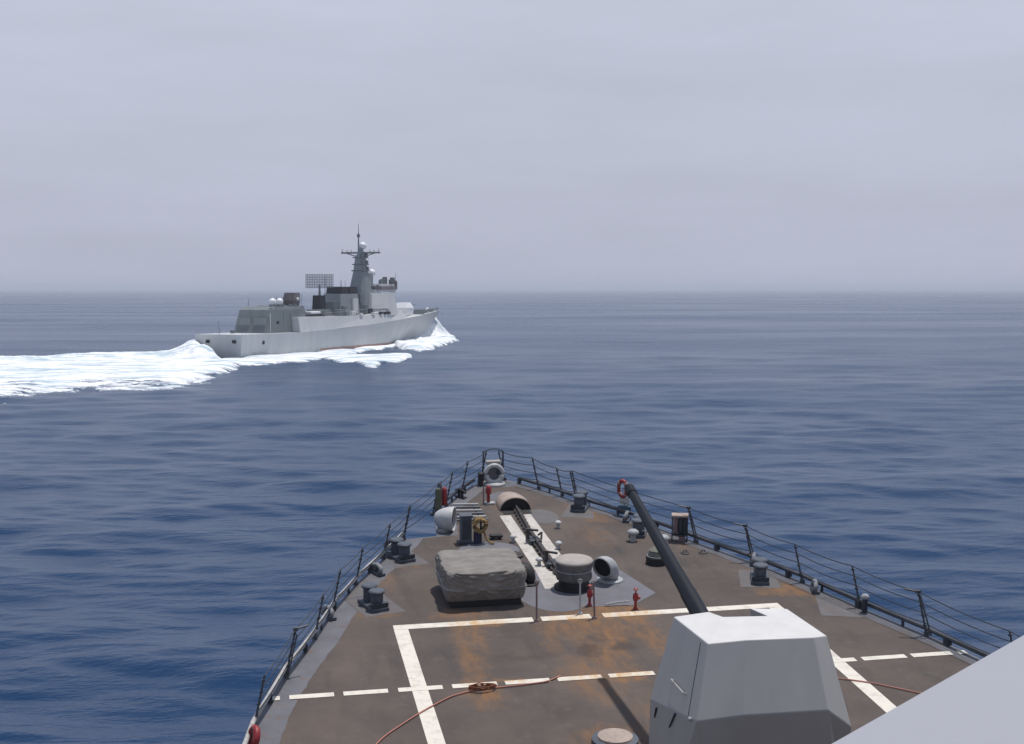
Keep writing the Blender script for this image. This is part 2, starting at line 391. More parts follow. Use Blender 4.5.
# hull sides
bm = BM(); rings = []
loopP = PE[::-1]; allp = [(n, t) for n, t in SE] + loopP
for v in (0, 0.02, 0.25, 0.5, 0.75, 1.0, 1.15):
    ring = []
    for n, t in allp:
        z0 = deckz(n, t)
        zz = z0*(1-v) - (0.6 if v > 1 else 0)*0
        full = hb(t)
        tt = t - max(0, t-20)*0.30*min(v, 1)**0.8
        bow = min(1, max(0, (46-t)/26))
        k = 1 - (1-bow*0.92)*0.80*min(v, 1)**0.7
        nn = (n if v < 0.03 else math.copysign(min(abs(n), full), n))*k
        if v > 1: zz = -2.0
        ring.append(bm.verts.new((nn, tt, zz - (0.0 if v == 0 else 0.0))))
    rings.append(ring)
for i in range(len(rings)-1):
    for k in range(len(allp)):
        bm.faces.new((rings[i][k], rings[i][(k+1) % len(allp)], rings[i+1][(k+1) % len(allp)], rings[i+1][k]))
mk('hull', bm, M['hull'], ship)
# painted lines
def strip(name, pts, w, up=0.009, material=None, parent=ship, label=None):
    """a painted strip along pts [(n,t)...] of width w following the deck"""
    bm = BM(); rows = []
    P = []
    for i in range(len(pts)-1):
        a = Vector(pts[i]); b = Vector(pts[i+1]); k = max(1, int((b-a).length/0.5))
        for j in range(k): P.append(a.lerp(b, j/k))
    P.append(Vector(pts[-1]))
    rr = random.Random(len(pts)*7+int(pts[0][0]*10))
    for i, p in enumerate(P):
        a = P[max(0, i-1)]; b = P[min(len(P)-1, i+1)]; d = (b-a).normalized(); s = Vector((-d.y, d.x))
        q = [p + s*(w/2), p - s*(w/2)]
        rows.append([bm.verts.new(D(x.x, x.y, up)) for x in q])
    for i in range(len(rows)-1): bm.faces.new((rows[i][0], rows[i][1], rows[i+1][1], rows[i+1][0]))
    o = mk(name, bm, material or M['white_line'], parent)
    if label: o['label'] = label
    return o
strip('painted_line', [(-4.72, 31.98), (-1.42, 31.98)], 0.30)
strip('painted_line', [(-1.22, 31.98), (-0.02, 31.98)], 0.30)
strip('painted_line', [(0.28, 31.98), (4.72, 31.98)], 0.30)
strip('painted_line', [(-4.56, 31.82), (-4.56, 14.0)], 0.33, 0.0092)
strip('painted_line', [(4.56, 31.82), (4.56, 14.0)], 0.33, 0.0092)
dash = [(-7.21, -6.31), (-6.12, -5.21), (-5.0, -4.08), (-3.88, -2.94), (-2.77, -1.82), (-1.65, -0.7), (-0.54, 0.45), (0.62, 1.55), (1.75, 2.7), (2.9, 3.85), (4.05, 5.01), (5.17, 6.19), (6.33, 7.28)]
for a, b in dash: strip('painted_dash', [(a, 28.25), (b, 28.25)], 0.21, 0.0135)
strip('painted_dash', [(-7.6, 28.25), (-7.40, 28.25)], 0.21, 0.0135); strip('painted_dash', [(7.43, 28.25), (7.62, 28.25)], 0.21, 0.0135)
# cream chain lanes
strip('chain_lane', [(-0.42, 41.15), (-0.44, 35.6), (-0.50, 34.15)], 0.34, 0.009, M['cream'])
strip('chain_lane', [(0.22, 41.15), (0.22, 35.2)], 0.30, 0.009, M['cream'])
strip('chain_lane', [(-0.15, 35.55), (-0.12, 34.25)], 0.42, 0.012, M['cream'])
# gray pads under the fittings
def pad(pts, up, material, name='deck_pad'):
    bm = BM(); bm.faces.new([bm.verts.new(D(n, t, up)) for n, t in pts]); return mk(name, bm, material, ship)
def ellpad(n, t, rn, rt, up, material, name='deck_pad'):
    return pad([(n+rn*math.cos(a*PI/14), t+rt*math.sin(a*PI/14)) for a in range(28)], up, material, name)
M['pad'] = mat('lavender_gray_pad', (0.118, 0.117, 0.135), 0.6, var=0.15, scale=2, rust=0.2)
ellpad(-0.55, 34.0, 0.95, 1.6, 0.0065, M['pad']); 
pad([(-0.3, 32.7), (1.2, 32.6), (2.0, 33.4), (1.55, 35.6), (0.9, 36.3), (0.0, 35.6)], 0.0060, M['pad'])
ellpad(-1.5, 37.7, 0.85, 0.8, 0.0060, M['pad']); ellpad(0.65, 40.9, 0.5, 0.8, 0.0062, M['bare']); ellpad(0.0, 43.0, 0.6, 1.0, 0.0058, M['waterway'])
for n, t, rz in [(-5.0, 33.6, 0.3), (-3.95, 37.3, 0.3), (1.95, 41.2, -0.4), (3.6, 39.0, -0.3), (4.95, 34.0, -0.3), (6.1, 31.6, -.3), (-5.5, 35.0, .3)]:
    c, s = math.cos(rz), math.sin(rz)
    pp = [(n+c*x-s*y, t+s*x+c*y) for x, y in ((-.5, -.7), (.5, -.7), (.5, .75), (-.5, .75))]
    pad([(max(-hb(b_)+.05, min(hb(b_)-.05, a_)), b_) for a_, b_ in pp], 0.0075, M['bare'])

# ------------------------------------------------------------------ deck-edge pipes (lower rail) and lifelines
def lean(side): return -0.21 if side > 0 else 0.21
def railing(side, stations, label, pipe_mat, wires=4, arms=(), t_pipe=None):
    root = empty('safety_railing', D(side*hb(stations[0][1]), stations[0][1], 0), tilt=False)
    tag(root, label, 'railing')
    o0 = root.location.copy()
    tops = []
    for i, (n, t, h) in enumerate(stations):
        bm = BM(); p = D(n, t, 0)-o0; q = p + Vector((lean(side)*h, 0.02, h)); tops.append((p, q))
        cyl(bm, p, q, 0.026, 0.020, 8); cyl(bm, p, p+Vector((0, 0, 0.09)), 0.07, 0.06, 8)
        for k in range(1, 5):
            m_ = p.lerp(q, k/4.4); box(bm, m_, (0.07, 0.07, 0.035))
        if i in arms:
            q2 = q + Vector((-0.28*side, 0.10, 0.05)); cyl(bm, q, q2, 0.022, seg=6)
            box(bm, q, (0.10, 0.10, 0.07))
            cyl(bm, p+Vector((0.03, -0.16, 0.02)), q+Vector((0.03, -0.06, -0.10)), 0.02, seg=6)
        mk('post', bm, M['post'], root)
    for k in range(wires):
        bm = BM(); f = 1-0.235*k
        pts = []
        for i in range(len(tops)-1):
            a = tops[i][0].lerp(tops[i][1], f); b = tops[i+1][0].lerp(tops[i+1][1], f)
            for j in range(6):
                u = j/6; pts.append(a.lerp(b, u) - Vector((0, 0, 0.05*4*u*(1-u))))
        pts.append(tops[-1][0].lerp(tops[-1][1], f))
        tube(bm, pts, 0.0125, 5); mk('wire', bm, M['wire'], root)
    return root
stb = [(2.16, 42.5, 0.95), (4.36, 37.45, 1.0), (5.32, 35.5, 0.98), (5.95, 33.55, 1.0), (6.6, 31.5, 1.02), (7.27, 29.4, 1.02), (7.98, 26.7, 1.0), (8.4, 24, 1.0)]
railing(1, stb, 'long starboard lifeline railing with dark posts and sagging wires along the right deck edge', M['post'], arms=(1, 2, 5))
prt = [(-7.92, 26.9, 1.0), (-7.25, 29.4, 1.0), (-6.55, 31.6, 1.0), (-6.05, 33.4, 1.0), (-5.35, 35.3, 0.95), (-4.45, 37.4, 0.95), (-3.72, 39.15, 0.95)]
railing(-1, prt, 'long port lifeline railing with dark posts along the left deck edge', M['post'], arms=(1,))
prt2 = [(-3.72, 39.17, 0.95), (-3.1, 40.45, 0.95), (-2.52, 41.55, 1.0)]
r_ = railing(-1, [(-3.70, 39.20, 0.95), (-2.58, 41.5, 1.0)], 'short stretch of lifelines hanging over open water at the notch in the port deck edge', M['post'], wires=4)
railing(-1, [(-2.50, 41.6, 1.0), (-2.02, 42.6, 1.05), (-1.30, 44.1, 1.0), (-0.46, 45.5, 0.98)], 'port lifelines leading to the left side of the bow tip', M['post'])
railing(1, [(0.36, 45.5, 0.98), (1.24, 44.15, 1.02), (1.80, 43.15, 0.9), (2.12, 42.6, 0.92)], 'starboard lifelines leading from the bow tip with a thin steel jackstaff fork', M['post'])
# bow tip frame
root = empty('bow_rail', D(0, 45.55, 0), tilt=False); o0 = root.location.copy()
tag(root, 'upright dark pipe frame standing across the very tip of the bow', 'railing')
for s in (-1, 1):
    bm = BM(); p = D(0.33*s-0.02, 45.55)-o0; cyl(bm, p, p+Vector((0.0*s, 0, 0.98)), 0.035, 0.03, 8); box(bm, p+Vector((0, 0, 0.35)), (0.08, 0.09, 0.08)); mk('post', bm, M['post'], root)
bm = BM(); tube(bm, [D(-0.35, 45.55, 0.97)-o0, D(-0.1, 45.55, 1.05)-o0, D(0.1, 45.55, 1.05)-o0, D(0.31, 45.55, 0.97)-o0], 0.02, 6); mk('top_rail', bm, M['post'], root)

def edge_pipe(pts, up, r, material, label, stub_mat):
    root = empty('edge_pipe', D(*pts[0]), tilt=False); o0 = root.location.copy(); tag(root, label, 'pipe rail')
    P = []
    for i in range(len(pts)-1):
        a = Vector(pts[i]); b = Vector(pts[i+1]); k = max(1, int((b-a).length/0.6))
        P += [a.lerp(b, j/k) for j in range(k)]
    P.append(Vector(pts[-1]))
    bm = BM(); tube(bm, [D(p.x, p.y, up)-o0 for p in P], r, 8); mk('pipe', bm, material, root, True)
    for i, p in enumerate(P):
        if i % 2 == 0:
            bm = BM(); q = D(p.x, p.y, 0)-o0; cyl(bm, q, q+Vector((0, 0, up)), 0.035, seg=6)
            if i % 4 == 0: box(bm, q+Vector((0, 0, up*0.6)), (0.10, 0.22, 0.16))
            mk('bracket', bm, stub_mat, root)
edge_pipe([(hb(t)-0.04, t) for t in (45.0, 44.2, 43.1, 41.6, 40.7, 39.15, 37.4, 35.2, 33.5, 31.5, 29.4, 26.7, 24, 20)], 0.17, 0.055, M['post'], 'dark low pipe on brackets running along the starboard deck edge', M['dark'])
edge_pipe([(-hb(t)+0.04, t) for t in (20, 24, 26.7, 29.4, 31.5, 33.5, 35.2, 36.3, 37.4, 39.1)], 0.19, 0.05, M['port_pipe'], 'pale weathered pipe on brackets running along the port deck edge', M['dark'])
edge_pipe([(-hb(t)+0.04, t) for t in (41.8, 43.1, 44.2, 45.0)], 0.17, 0.05, M['post'], 'dark low pipe on the port edge beside the bow tip', M['dark'])

# ------------------------------------------------------------------ gun mount
gun = empty('naval_gun', D(0.2, 22.2, 0), tilt=False); tag(gun, 'faceted gray naval gun turret with a long raised dark barrel, on the foredeck', 'gun turret')
g0 = gun.location.copy()
def G(n, t, up): return D(n, t, up)-g0
top = [G(-.81, 22.84, 3.11), G(-.17, 22.87, 3.15), G(-.03, 22.52, 3.17), G(.73, 22.44, 3.17), G(.59, 22.92, 3.15), G(1.27, 22.90, 3.11), G(1.41, 21.50, 3.11), G(1.07, 21.23, 3.2), G(-.06, 21.31, 3.2), G(-.65, 21.48, 3.11)]
mid = [G(-1.233, 22.81, 1.703), G(-.32, 23.35, 1.7), G(-.10, 22.70, 1.7), G(.72, 22.70, 1.7), G(.80, 23.35, 1.7), G(1.80, 23.0, 1.65), G(1.698, 21.109, 1.706), G(1.17, 20.83, 2.14), G(-.23, 20.92, 2.12), G(-.946, 21.12, 1.99)]
bot = [G(-1.15, 23.2, .35), G(-.35, 23.5, .35), G(-.10, 23.3, .35), G(.70, 23.3, .35), G(.80, 23.5, .35), G(1.90, 23.2, .35), G(1.90, 21.9, .35), G(1.62, 21.55, .35), G(-.72, 21.6, .35), G(-1.08, 21.95, .35)]
low = [p + Vector((0, 0, -0.33)) for p in bot]
bm = BM()
vr = loft(bm, [low, bot, mid, top], True, True)
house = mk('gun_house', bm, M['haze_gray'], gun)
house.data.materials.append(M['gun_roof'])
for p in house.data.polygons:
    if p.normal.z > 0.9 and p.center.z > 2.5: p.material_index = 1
bv = house.modifiers.new('bevel', 'BEVEL'); bv.width = 0.018; bv.segments = 2; bv.limit_method = 'ANGLE'; bv.angle_limit = R(15)
mz = Vector((0.0, 28.66, 13.25))-g0; tr = Vector((-0.10, 22.5, 11.37))-g0
ax = (mz-tr).normalized()
bm = BM()
L_ = (mz-tr).length
cyl(bm, tr, tr+ax*1.9, 0.162, 0.156, 24); cyl(bm, tr+ax*1.9, tr+ax*2.7, 0.145, 0.135, 24); cyl(bm, tr+ax*2.7, mz, 0.132, 0.088, 24, True)
cyl(bm, mz-ax*0.28, mz, 0.108, 0.112, 20)
mk('barrel', bm, M['barrel'], gun, True, 35)
bm = BM(); cyl(bm, mz-ax*0.02, mz+ax*0.012, 0.07, 0.065, 16); mk('muzzle', bm, M['black'], gun)
bm = BM(); box(bm, G(.2, 22.65, 1.4), (.72, .9, 1.5), bev=0.05); mk('gun_cradle', bm, M['slate'], gun)
R0_, R1_, R2_, R3_ = top[8], top[7], mid[7], mid[8]
nr_ = (R1_-R0_).cross(R3_-R0_).normalized(); nr_ = -nr_ if nr_.y > 0 else nr_
def rf(u, v, o=0.0): return R0_.lerp(R1_, u).lerp(R3_.lerp(R2_, u), v) + nr_*o
# side door seam, handle and rail on the port face
def onface(a, b, c, d, u, v): return a.lerp(b, u).lerp(d.lerp(c, u), v)
P0, P1, P2, P3 = top[9], top[0], mid[0], mid[9]        # port side face
nrm = (P1-P0).cross(P3-P0).normalized()
if nrm.x > 0: nrm = -nrm
def pf(u, v, o=0.0): return onface(P0, P1, P2, P3, u, v) + nrm*o
bm = BM(); tube(bm, [pf(0.62, 0.66, .05), pf(0.30, 0.74, .05)], 0.016, 6); cyl(bm, pf(.62, .66), pf(.62, .66, .05), .012, seg=6); cyl(bm, pf(.30, .74), pf(.30, .74, .05), .012, seg=6)
mk('grab_rail', bm, M['light'], gun)
bm = BM()
for a, b in (((0.18, 0.05), (0.18, 0.98)), ): tube(bm, [pf(*a, .004), pf(*b, .004)], 0.007, 4)
mk('panel_seam', bm, M['slate'], gun)
Q0, Q1, Q2, Q3 = mid[9], mid[0], bot[0], bot[9]
nq = (Q1-Q0).cross(Q3-Q0).normalized(); nq = -nq if nq.x > 0 else nq
def qf(u, v, o=0.0): return onface(Q0, Q1, Q2, Q3, u, v) + nq*o
bm = BM(); tube(bm, [qf(.82, .06, .02), qf(.84, .20, .02)], 0.02, 6); mk('handle', bm, M['black'], gun)
bm = BM(); tube(bm, [qf(.42, .02, .02), qf(.48, .22, .02)], 0.018, 6); mk('handle', bm, M['dark'], gun)
bm = BM(); sphere(bm, qf(.12, .0, .02), 0.035); mk('knob', bm, M['light'], gun)
bm = BM(); lathe(bm, [(1.5, 0), (1.5, 0.10), (1.4, 0.13)], 32, (0, 0.1, -0.12)); mk('turret_ring', bm, M['slate'], gun)

# ------------------------------------------------------------------ bridge front corner, lower right
bz = CAM.z - 1.0
edge0 = Vector((CAM.x, 0)) ; cy, sy = math.cos(-0.1851), math.sin(-0.1851)
def camxy(x, y): return Vector((CAM.x + x*cy - y*sy, x*sy + y*cy))
e0 = camxy(0.70-0.385*4, 3.07-0.48*4); e1 = camxy(1.47+0.77*3.2, 4.03+0.96*3.2)
dirv = (e1-e0).normalized(); perp = Vector((dirv.y, -dirv.x))
bm = BM()
A_ = [e0, e1, e1+perp*5, e0+perp*5]
low_r = [Vector((p.x, p.y, deckz(0, 5)-.5)) for p in A_]; r1 = [Vector((p.x, p.y, bz-0.03)) for p in A_]; r2 = [Vector((p.x + (perp.x*0.03 if i < 2 else 0), p.y + (perp.y*0.03 if i < 2 else 0), bz)) for i, p in enumerate(A_)]
loft(bm, [low_r, r1, r2])
o = mk('bridge_front', bm, M['bulwark']); tag(o, 'smooth pale gray corner of the bridge superstructure cutting across the lower right', 'superstructure')

# ------------------------------------------------------------------ deck fittings
def covered_box():
    root = empty('covered_box', D(-2.36, 33.95, 0)); tag(root, 'boxy deck equipment under a wrinkled gray canvas cover tied with cord', 'covered equipment')
    from mathutils import noise as mn
    bm = BM(); W, Dp, H = 0.95, 0.98, 0.93; n_ = 56
    def shape(x, y, z):      # unit box face point -> draped canvas
        p = 14.0
        k = (abs(x)**p+abs(y)**p+(max(0, z*2-1))**p)**(1/p) if z > .5 else (abs(x)**p+abs(y)**p)**(1/p)
        m_ = max(abs(x), abs(y), abs(z*2-1) if z > .5 else 0)
        f = m_/max(k, 1e-6); sx, sy = x*f, y*f; sz = .5+(z-.5)*f if z > .5 else z
        under = max(0, (.52-z)/.52)**1.2
        px_, py_, pz_ = sx*W*(1.01-.02*under), sy*Dp*(1.02-.15*under), sz*H
        side = max(abs(x), abs(y)) > .985
        hang = x if abs(y) > abs(x) else y*1.3+3
        # tension folds radiate from the upper corners, hanging swags between them, loose folds under the cord
        lat = x if abs(y) > abs(x) else y
        fold = .010*mn.noise((hang*2.0, z*2.0, 1))
        if z > .5:
            fold += .03*math.sin((z-.5)*14+.9)*math.cos(lat*1.4)
            for sg in (-1, 1):
                dx_, dz_ = 1.0-sg*lat, (1.02-z)*1.6; an = math.atan2(dz_, max(dx_, .001)); rr_ = math.hypot(dx_, dz_)
                fold += .065*math.sin(an*17+sg+1.2*mn.noise((hang*.8, z, 4)))*math.exp(-(rr_/.75)**2)*min(1, rr_*3)
            fold += .020*math.sin(lat*9+(z-.5)*9*(1 if lat > 0 else -1)+1.5*mn.noise((hang, z*2, 7)))
        else:
            for c_ in (-.95, -.1, .8):
                dx_, dz_ = lat-c_, .54-z; an = math.atan2(dz_, dx_); rr_ = math.hypot(dx_, dz_)
                fold += .05*math.sin(an*7+c_*3)*math.exp(-(rr_/.5)**2)*min(1, rr_*4)
        tie = -.055*math.exp(-((z-.52)/.03)**2) - .02*math.exp(-((z-.40)/.10)**2)
        if side:
            d = fold+tie
            if abs(y) > abs(x): py_ += math.copysign(d, y)
            else: px_ += math.copysign(d, x)
        else:
            pz_ += -.05*(1-x*x)*(1-y*y) + .016*math.sin((y+.35*x*x)*17)*(.4+.6*abs(x)) + .012*mn.noise((px_*2.0+py_*1.0, py_*2.6-px_*.8, 2)) + .010*math.sin(px_*5+py_*9+3*mn.noise((px_, py_*2, 7)))*(.4+.6*abs(y))
        return Vector((px_, py_, max(pz_, .02)+.15*(1-min(1, z*2))))
    def sheet(fn, a, b):
        g = [[bm.verts.new(shape(*fn(i/a, j/b))) for i in range(a+1)] for j in range(b+1)]
        for j in range(b):
            for i in range(a): bm.faces.new((g[j][i], g[j][i+1], g[j+1][i+1], g[j+1][i]))
    sheet(lambda u, v: (u*2-1, v*2-1, 1.0), n_, n_)
    for fx in (-1, 1): sheet(lambda u, v: (fx, u*2-1, v), n_, 40)
    for fy in (-1, 1): sheet(lambda u, v: (u*2-1, fy, v), n_, 40)
    bmesh.ops.remove_doubles(bm, verts=bm.verts[:], dist=0.006)
    bm.normal_update()
    mk('canvas_cover', bm, M['canvas'], root, True)
    bm = BM(); pts = []
    for i in range(48):
        a = 2*PI*i/48; ca, sa = math.cos(a), math.sin(a); pts.append((1.005*math.copysign(abs(ca)**.15, ca), 1.005*math.copysign(abs(sa)**.15, sa), 0.50+0.01*math.sin(5*a)))
    tube(bm, pts, 0.011, 5, closed=True); mk('cord', bm, M['light'], root)
    bm = BM(); box(bm, (0, 0, 0.10), (1.74, 1.72, 0.20)); mk('shade_block', bm, M['black'], root)  # black block paints in the shadow gap beneath the canvas
covered_box()

def capstan():
    root = empty('capstan', D(0.07, 34.15, 0)); tag(root, 'round capstan drum with a beige canvas top and gray wrapped sides above a black base', 'capstan')
    bm = BM(); lathe(bm, [(0.50, 0), (0.50, 0.05), (0.40, 0.07), (0.37, 0.26), (0.40, 0.28)], 32); mk('base', bm, M['black'], root, True, 30)
    bm = BM(); seg = 48; prof = [(0.44, 0.25), (0.455, 0.34), (0.44, 0.46), (0.45, 0.56), (0.455, 0.66), (0.462, 0.71)]
    rings = []
    for j, (r, z) in enumerate(prof):
        rings.append([bm.verts.new(((r+0.012*math.sin(k*2.1+j*1.3)+0.008*math.sin(k*0.9*j))*math.cos(2*PI*k/seg), (r+0.012*math.sin(k*2.1+j*1.3))*math.sin(2*PI*k/seg), z)) for k in range(seg)])
    for i in range(len(rings)-1):
        for k in range(seg): bm.faces.new((rings[i][k], rings[i][(k+1) % seg], rings[i+1][(k+1) % seg], rings[i+1][k]))
    bm.faces.new(rings[0][::-1]); mk('drum_wrap', bm, mat('drum_wrap_gray', (.12, .115, .11), .8, var=.3, scale=6, bump=.3), root, True)
    bm = BM(); lathe(bm, [(0.475, 0.685), (0.485, 0.72), (0.46, 0.755), (0.25, 0.772), (0.02, 0.775)], 40); mk('top_cover', bm, M['canvas_light'], root, True)
    bm = BM(); tube(bm, [(0.468*math.cos(2*PI*k/32), 0.468*math.sin(2*PI*k/32), 0.50) for k in range(32)], 0.012, 5, closed=True); mk('cord', bm, M['light'], root)
capstan()

def elbow_hood(n, t, rz, label, m_out, m_in, R0=0.42, r=0.26, a1=125, name='chain_pipe'):
    root = empty(name, D(n, t, 0), rz); tag(root, label, 'chain pipe')
    pts = []; rad = []
    for k in range(13):
        a = R(a1)*k/12
        pts.append((R0*(1-math.cos(a)), 0, 0.12+R0*math.sin(a))); rad.append(r*(0.9+0.25*k/12))
    bm = BM(); tube(bm, [(0, 0, 0)]+pts, r, 20, radii=[r*1.05]+rad, cap=False); 
    o = mk('hood', bm, m_out, root, True)
    so_ = o.modifiers.new('solid', 'SOLIDIFY'); so_.thickness = 0.03
    bm = BM(); d = (Vector(pts[-1])-Vector(pts[-2])).normalized(); c = Vector(pts[-1])-d*0.05
    cyl(bm, c-d*0.02, c, rad[-1]*0.86, rad[-1]*0.9, 20); mk('opening', bm, m_in, root)
    bm = BM(); lathe(bm, [(r*1.35, 0), (r*1.35, 0.04), (r*1.15, 0.06)], 24); mk('flange', bm, m_out, root)
    return root
elbow_hood(1.12, 34.55, PI+0.75, 'pale gray curved hood with a black mouth, to the right of the covered drum', M['light'], M['black'], R0=0.32, r=0.25, a1=105)
elbow_hood(-0.98, 34.6, PI/2+0.5, 'black curved pipe hood between the canvas-covered box and the chain lanes', M['black'], M['black'], R0=0.22, r=0.17, a1=100)

# domed hawse hood near the bow
root = empty('hawse_hood', D(0.0, 42.4, 0)); tag(root, 'rusty beige domed hood with a wide black mouth where the anchor chain goes in', 'hawsepipe hood'); root.scale = (.82, .95, 1.0)
bm = BM(); nu, nv = 18, 14; rows = []
for j in range(nv+1):
    y = -0.75 + 1.75*j/nv; k = j/nv; w = 0.50*math.sqrt(max(0, 1-(k**2.4))) + 0.10; h = 0.40*math.sqrt(max(0, 1-k**2)) + 0.01
    rows.append([bm.verts.new((w*math.cos(PI*i/nu), y, h*math.sin(PI*i/nu))) for i in range(nu+1)])
for j in range(nv):
    for i in range(nu): bm.faces.new((rows[j][i], rows[j][i+1], rows[j+1][i+1], rows[j+1][i]))
o = mk('dome', bm, M['beige'], root, True); sm = o.modifiers.new('solid', 'SOLIDIFY'); sm.thickness = 0.035
bm = BM(); vs_ = [bm.verts.new((0.54*math.cos(PI*i/nu), -0.66, 0.36*math.sin(PI*i/nu))) for i in range(nu+1)]; bm.faces.new(vs_); 
ex = bmesh.ops.extrude_face_region(bm, geom=bm.faces[:]); bmesh.ops.translate(bm, vec=(0, 0.3, 0), verts=[v for v in ex['geom'] if isinstance(v, bmesh.types.BMVert)])
mk('mouth', bm, M['black'], root)
bm = BM(); box(bm, (0, -0.95, 0.012), (1.05, 0.5, 0.02)); mk('sill_plate', bm, M['black'], root)

# bullnose chock at the stem
root = empty('bullnose', D(-0.10, 44.95, 0)); tag(root, 'whitish ring-shaped bullnose chock standing at the tip of the bow', 'chock')
bm = BM(); tube(bm, [(0.29*math.cos(a*PI/16), 0, 0.36+0.29*math.sin(a*PI/16)) for a in range(32)], 0.075, 10, closed=True); mk('ring', bm, M['white'], root, True)
bm = BM(); cyl(bm, (0, .05, .36), (0, .09, .36), .29, seg=28); mk('back_plate', bm, M['pad'], root)
bm = BM(); tube(bm, [(.25*math.cos(PI+a*PI/12), -.02, .34+.25*math.sin(PI+a*PI/12)) for a in range(13)], .085, 8); mk('lower_lip', bm, M['white'], root, True)
bm = BM(); lathe(bm, [(0.38, 0), (0.36, 0.07), (0.2, 0.11)], 24); mk('foot', bm, M['light'], root, True)
bm = BM(); box(bm, (0, 0.12, 0.73), (0.5, 0.22, 0.12), bev=0.03); mk('top_plate', bm, M['canvas_light'], root)
bm = BM(); sphere(bm, (0.14, -0.02, 0.42), 0.07); mk('roller', bm, M['dark'], root)
bm = BM(); box(bm, (-0.44, 0.0, 0.22), (0.16, 0.3, 0.42), bev=0.03); mk('side_block', bm, M['black'], root)

# anchor chain
def chain(path, label, n_links, size=1.0):
    root = empty('anchor_chain', D(*path[0]), tilt=False); tag(root, label, 'chain'); o0 = root.location.copy()
    bm = BM(); a, b = 0.135*size, 0.085*size; r = 0.032*size
    pts = []
    for k in range(20):
        an = 2*PI*k/20; x = math.cos(an); y = math.sin(an)
        pts.append((math.copysign(abs(x)**0.8, x)*a*1.15, math.copysign(abs(y)**0.8, y)*b, 0))
    tube(bm, pts, r, 6, closed=True); cyl(bm, (0, -b, 0), (0, b, 0), r*0.8, seg=6)
    bm.normal_update(); proto = mk('link', bm, M['chain'], root, True)
    P = [Vector(p) for p in path]; segs = [(P[i+1]-P[i]).length for i in range(len(P)-1)]; tot = sum(segs)
    for i in range(n_links):
        s = tot*i/(n_links-1); k = 0
        while k < len(segs)-1 and s > segs[k]: s -= segs[k]; k += 1
        q = P[k].lerp(P[k+1], min(1, s/segs[k])); d = (P[k+1]-P[k]).normalized()
        c = proto if i == 0 else proto.copy()
        if i: col.objects.link(c); c.parent = root
        w = D(q.x, q.y, 0.07*size)-o0
        ang = math.atan2(d.y, d.x); slope = math.atan(0.105*d.y)
        c.rotation_euler = (Matrix.Rotation(ang, 4, 'Z') @ Matrix.Rotation(-slope, 4, 'Y') @ Matrix.Rotation(PI/2*0.9*(i % 2)+0.2, 4, 'X')).to_euler()
        c.location = w
    return root
chain([(0.02, 41.75), (-0.10, 39.0), (-0.12, 36.8), (-0.10, 35.3), (0.02, 34.75)], 'heavy dark anchor chain lying between two cream painted lanes on the foredeck', 40)

def stopper(n, t, rz, label):
    root = empty('chain_stopper', D(n, t, 0), rz); tag(root, label, 'chain stopper')
    bm = BM(); box(bm, (0, 0, 0.07), (0.34, 0.5, 0.14), bev=0.02); mk('bed', bm, M['dark'], root)
    bm = BM(); cyl(bm, (-0.16, 0.05, 0.12), (-0.16, 0.05, 0.42), 0.05, seg=10); cyl(bm, (-0.22, 0.05, 0.40), (0.14, 0.05, 0.34), 0.035, seg=8); mk('pawl', bm, M['chain'], root)
    bm = BM(); tube(bm, [(0.16, -0.2, 0.15), (0.2, -0.1, 0.32), (0.16, 0.08, 0.2)], 0.03, 6); mk('turnbuckle', bm, M['chain'], root)
stopper(-0.14, 38.2, 0.1, 'dark chain stopper clamped over the anchor chain midway between the hood and the covered drum')
stopper(-0.08, 36.0, -0.1, 'dark chain stopper on the anchor chain just forward of the covered drum')

def mushroom(mt, h=0.28, r=0.13):
    root = empty('mushroom_vent', (0, 0, 0))
    bm = BM(); cyl(bm, (0, 0, 0), (0, 0, h*0.75), r*0.5, seg=12); mk('stem', bm, M['light'], root)
    bm = BM(); lathe(bm, [(r*0.7, h*0.6), (r, h*0.68), (r*0.95, h*0.85), (r*0.6, h), (r*0.1, h*1.05)], 18); mk('cap', bm, mt, root, True)
    return root
ms = mushroom(M['white'], 0.22, 0.10)
vents = [(-0.70, 38.35, 'small white mushroom vent at the left edge of the left cream lane'), (0.86, 39.55, 'lone small white vent standing on bare deck right of the chain lanes'),
         (0.42, 37.5, 'small white mushroom vent on the right cream lane beside the chain'), (-1.42, 36.9, 'small white vent just beyond the canvas-covered box'),
         (-0.42, 36.1, 'small white vent on the left cream lane near the covered box corner')]
for i, (n, t, lb) in enumerate(vents):
    o = ms if i == 0 else copy_tree(ms)
    place(o, n, t); tag(o, lb, 'deck vent', 'small white deck vents along the anchor chain')

def bitts():
    root = empty('mooring_bitts', (0, 0, 0))
    bm = BM(); box(bm, (0, 0, 0.05), (0.46, 0.95, 0.10), bev=0.02); mk('base_plate', bm, M['slate'], root)
    for s in (-1, 1):
        bm = BM(); lathe(bm, [(0.15, 0.1), (0.15, 0.40), (0.19, 0.43), (0.20, 0.47), (0.17, 0.50), (0.02, 0.51)], 20, (0, 0.24*s, 0)); mk('bollard', bm, M['slate'], root, True, 30)
    bm = BM(); box(bm, (0, -0.40, 0.16), (0.44, 0.10, 0.12), bev=0.02); mk('front_plate', bm, M['dark'], root)
    return root
bt = bitts()
bl = [(-5.05, 33.55, 0.30, 'blue-gray mooring bitts on the port edge nearest the canvas-covered box'), (-3.98, 37.35, 0.35, 'blue-gray mooring bitts on the port edge beside the notch in the deck'),
      (2.0, 41.55, -0.42, 'blue-gray mooring bitts on the starboard edge nearest the bow'), (4.95, 33.95, -0.32, 'blue-gray mooring bitts at the starboard edge with rust around its pad'),
      (3.02, 38.6, -0.38, 'blue-gray mooring bitts on the starboard edge partly behind the raised gun barrel')]
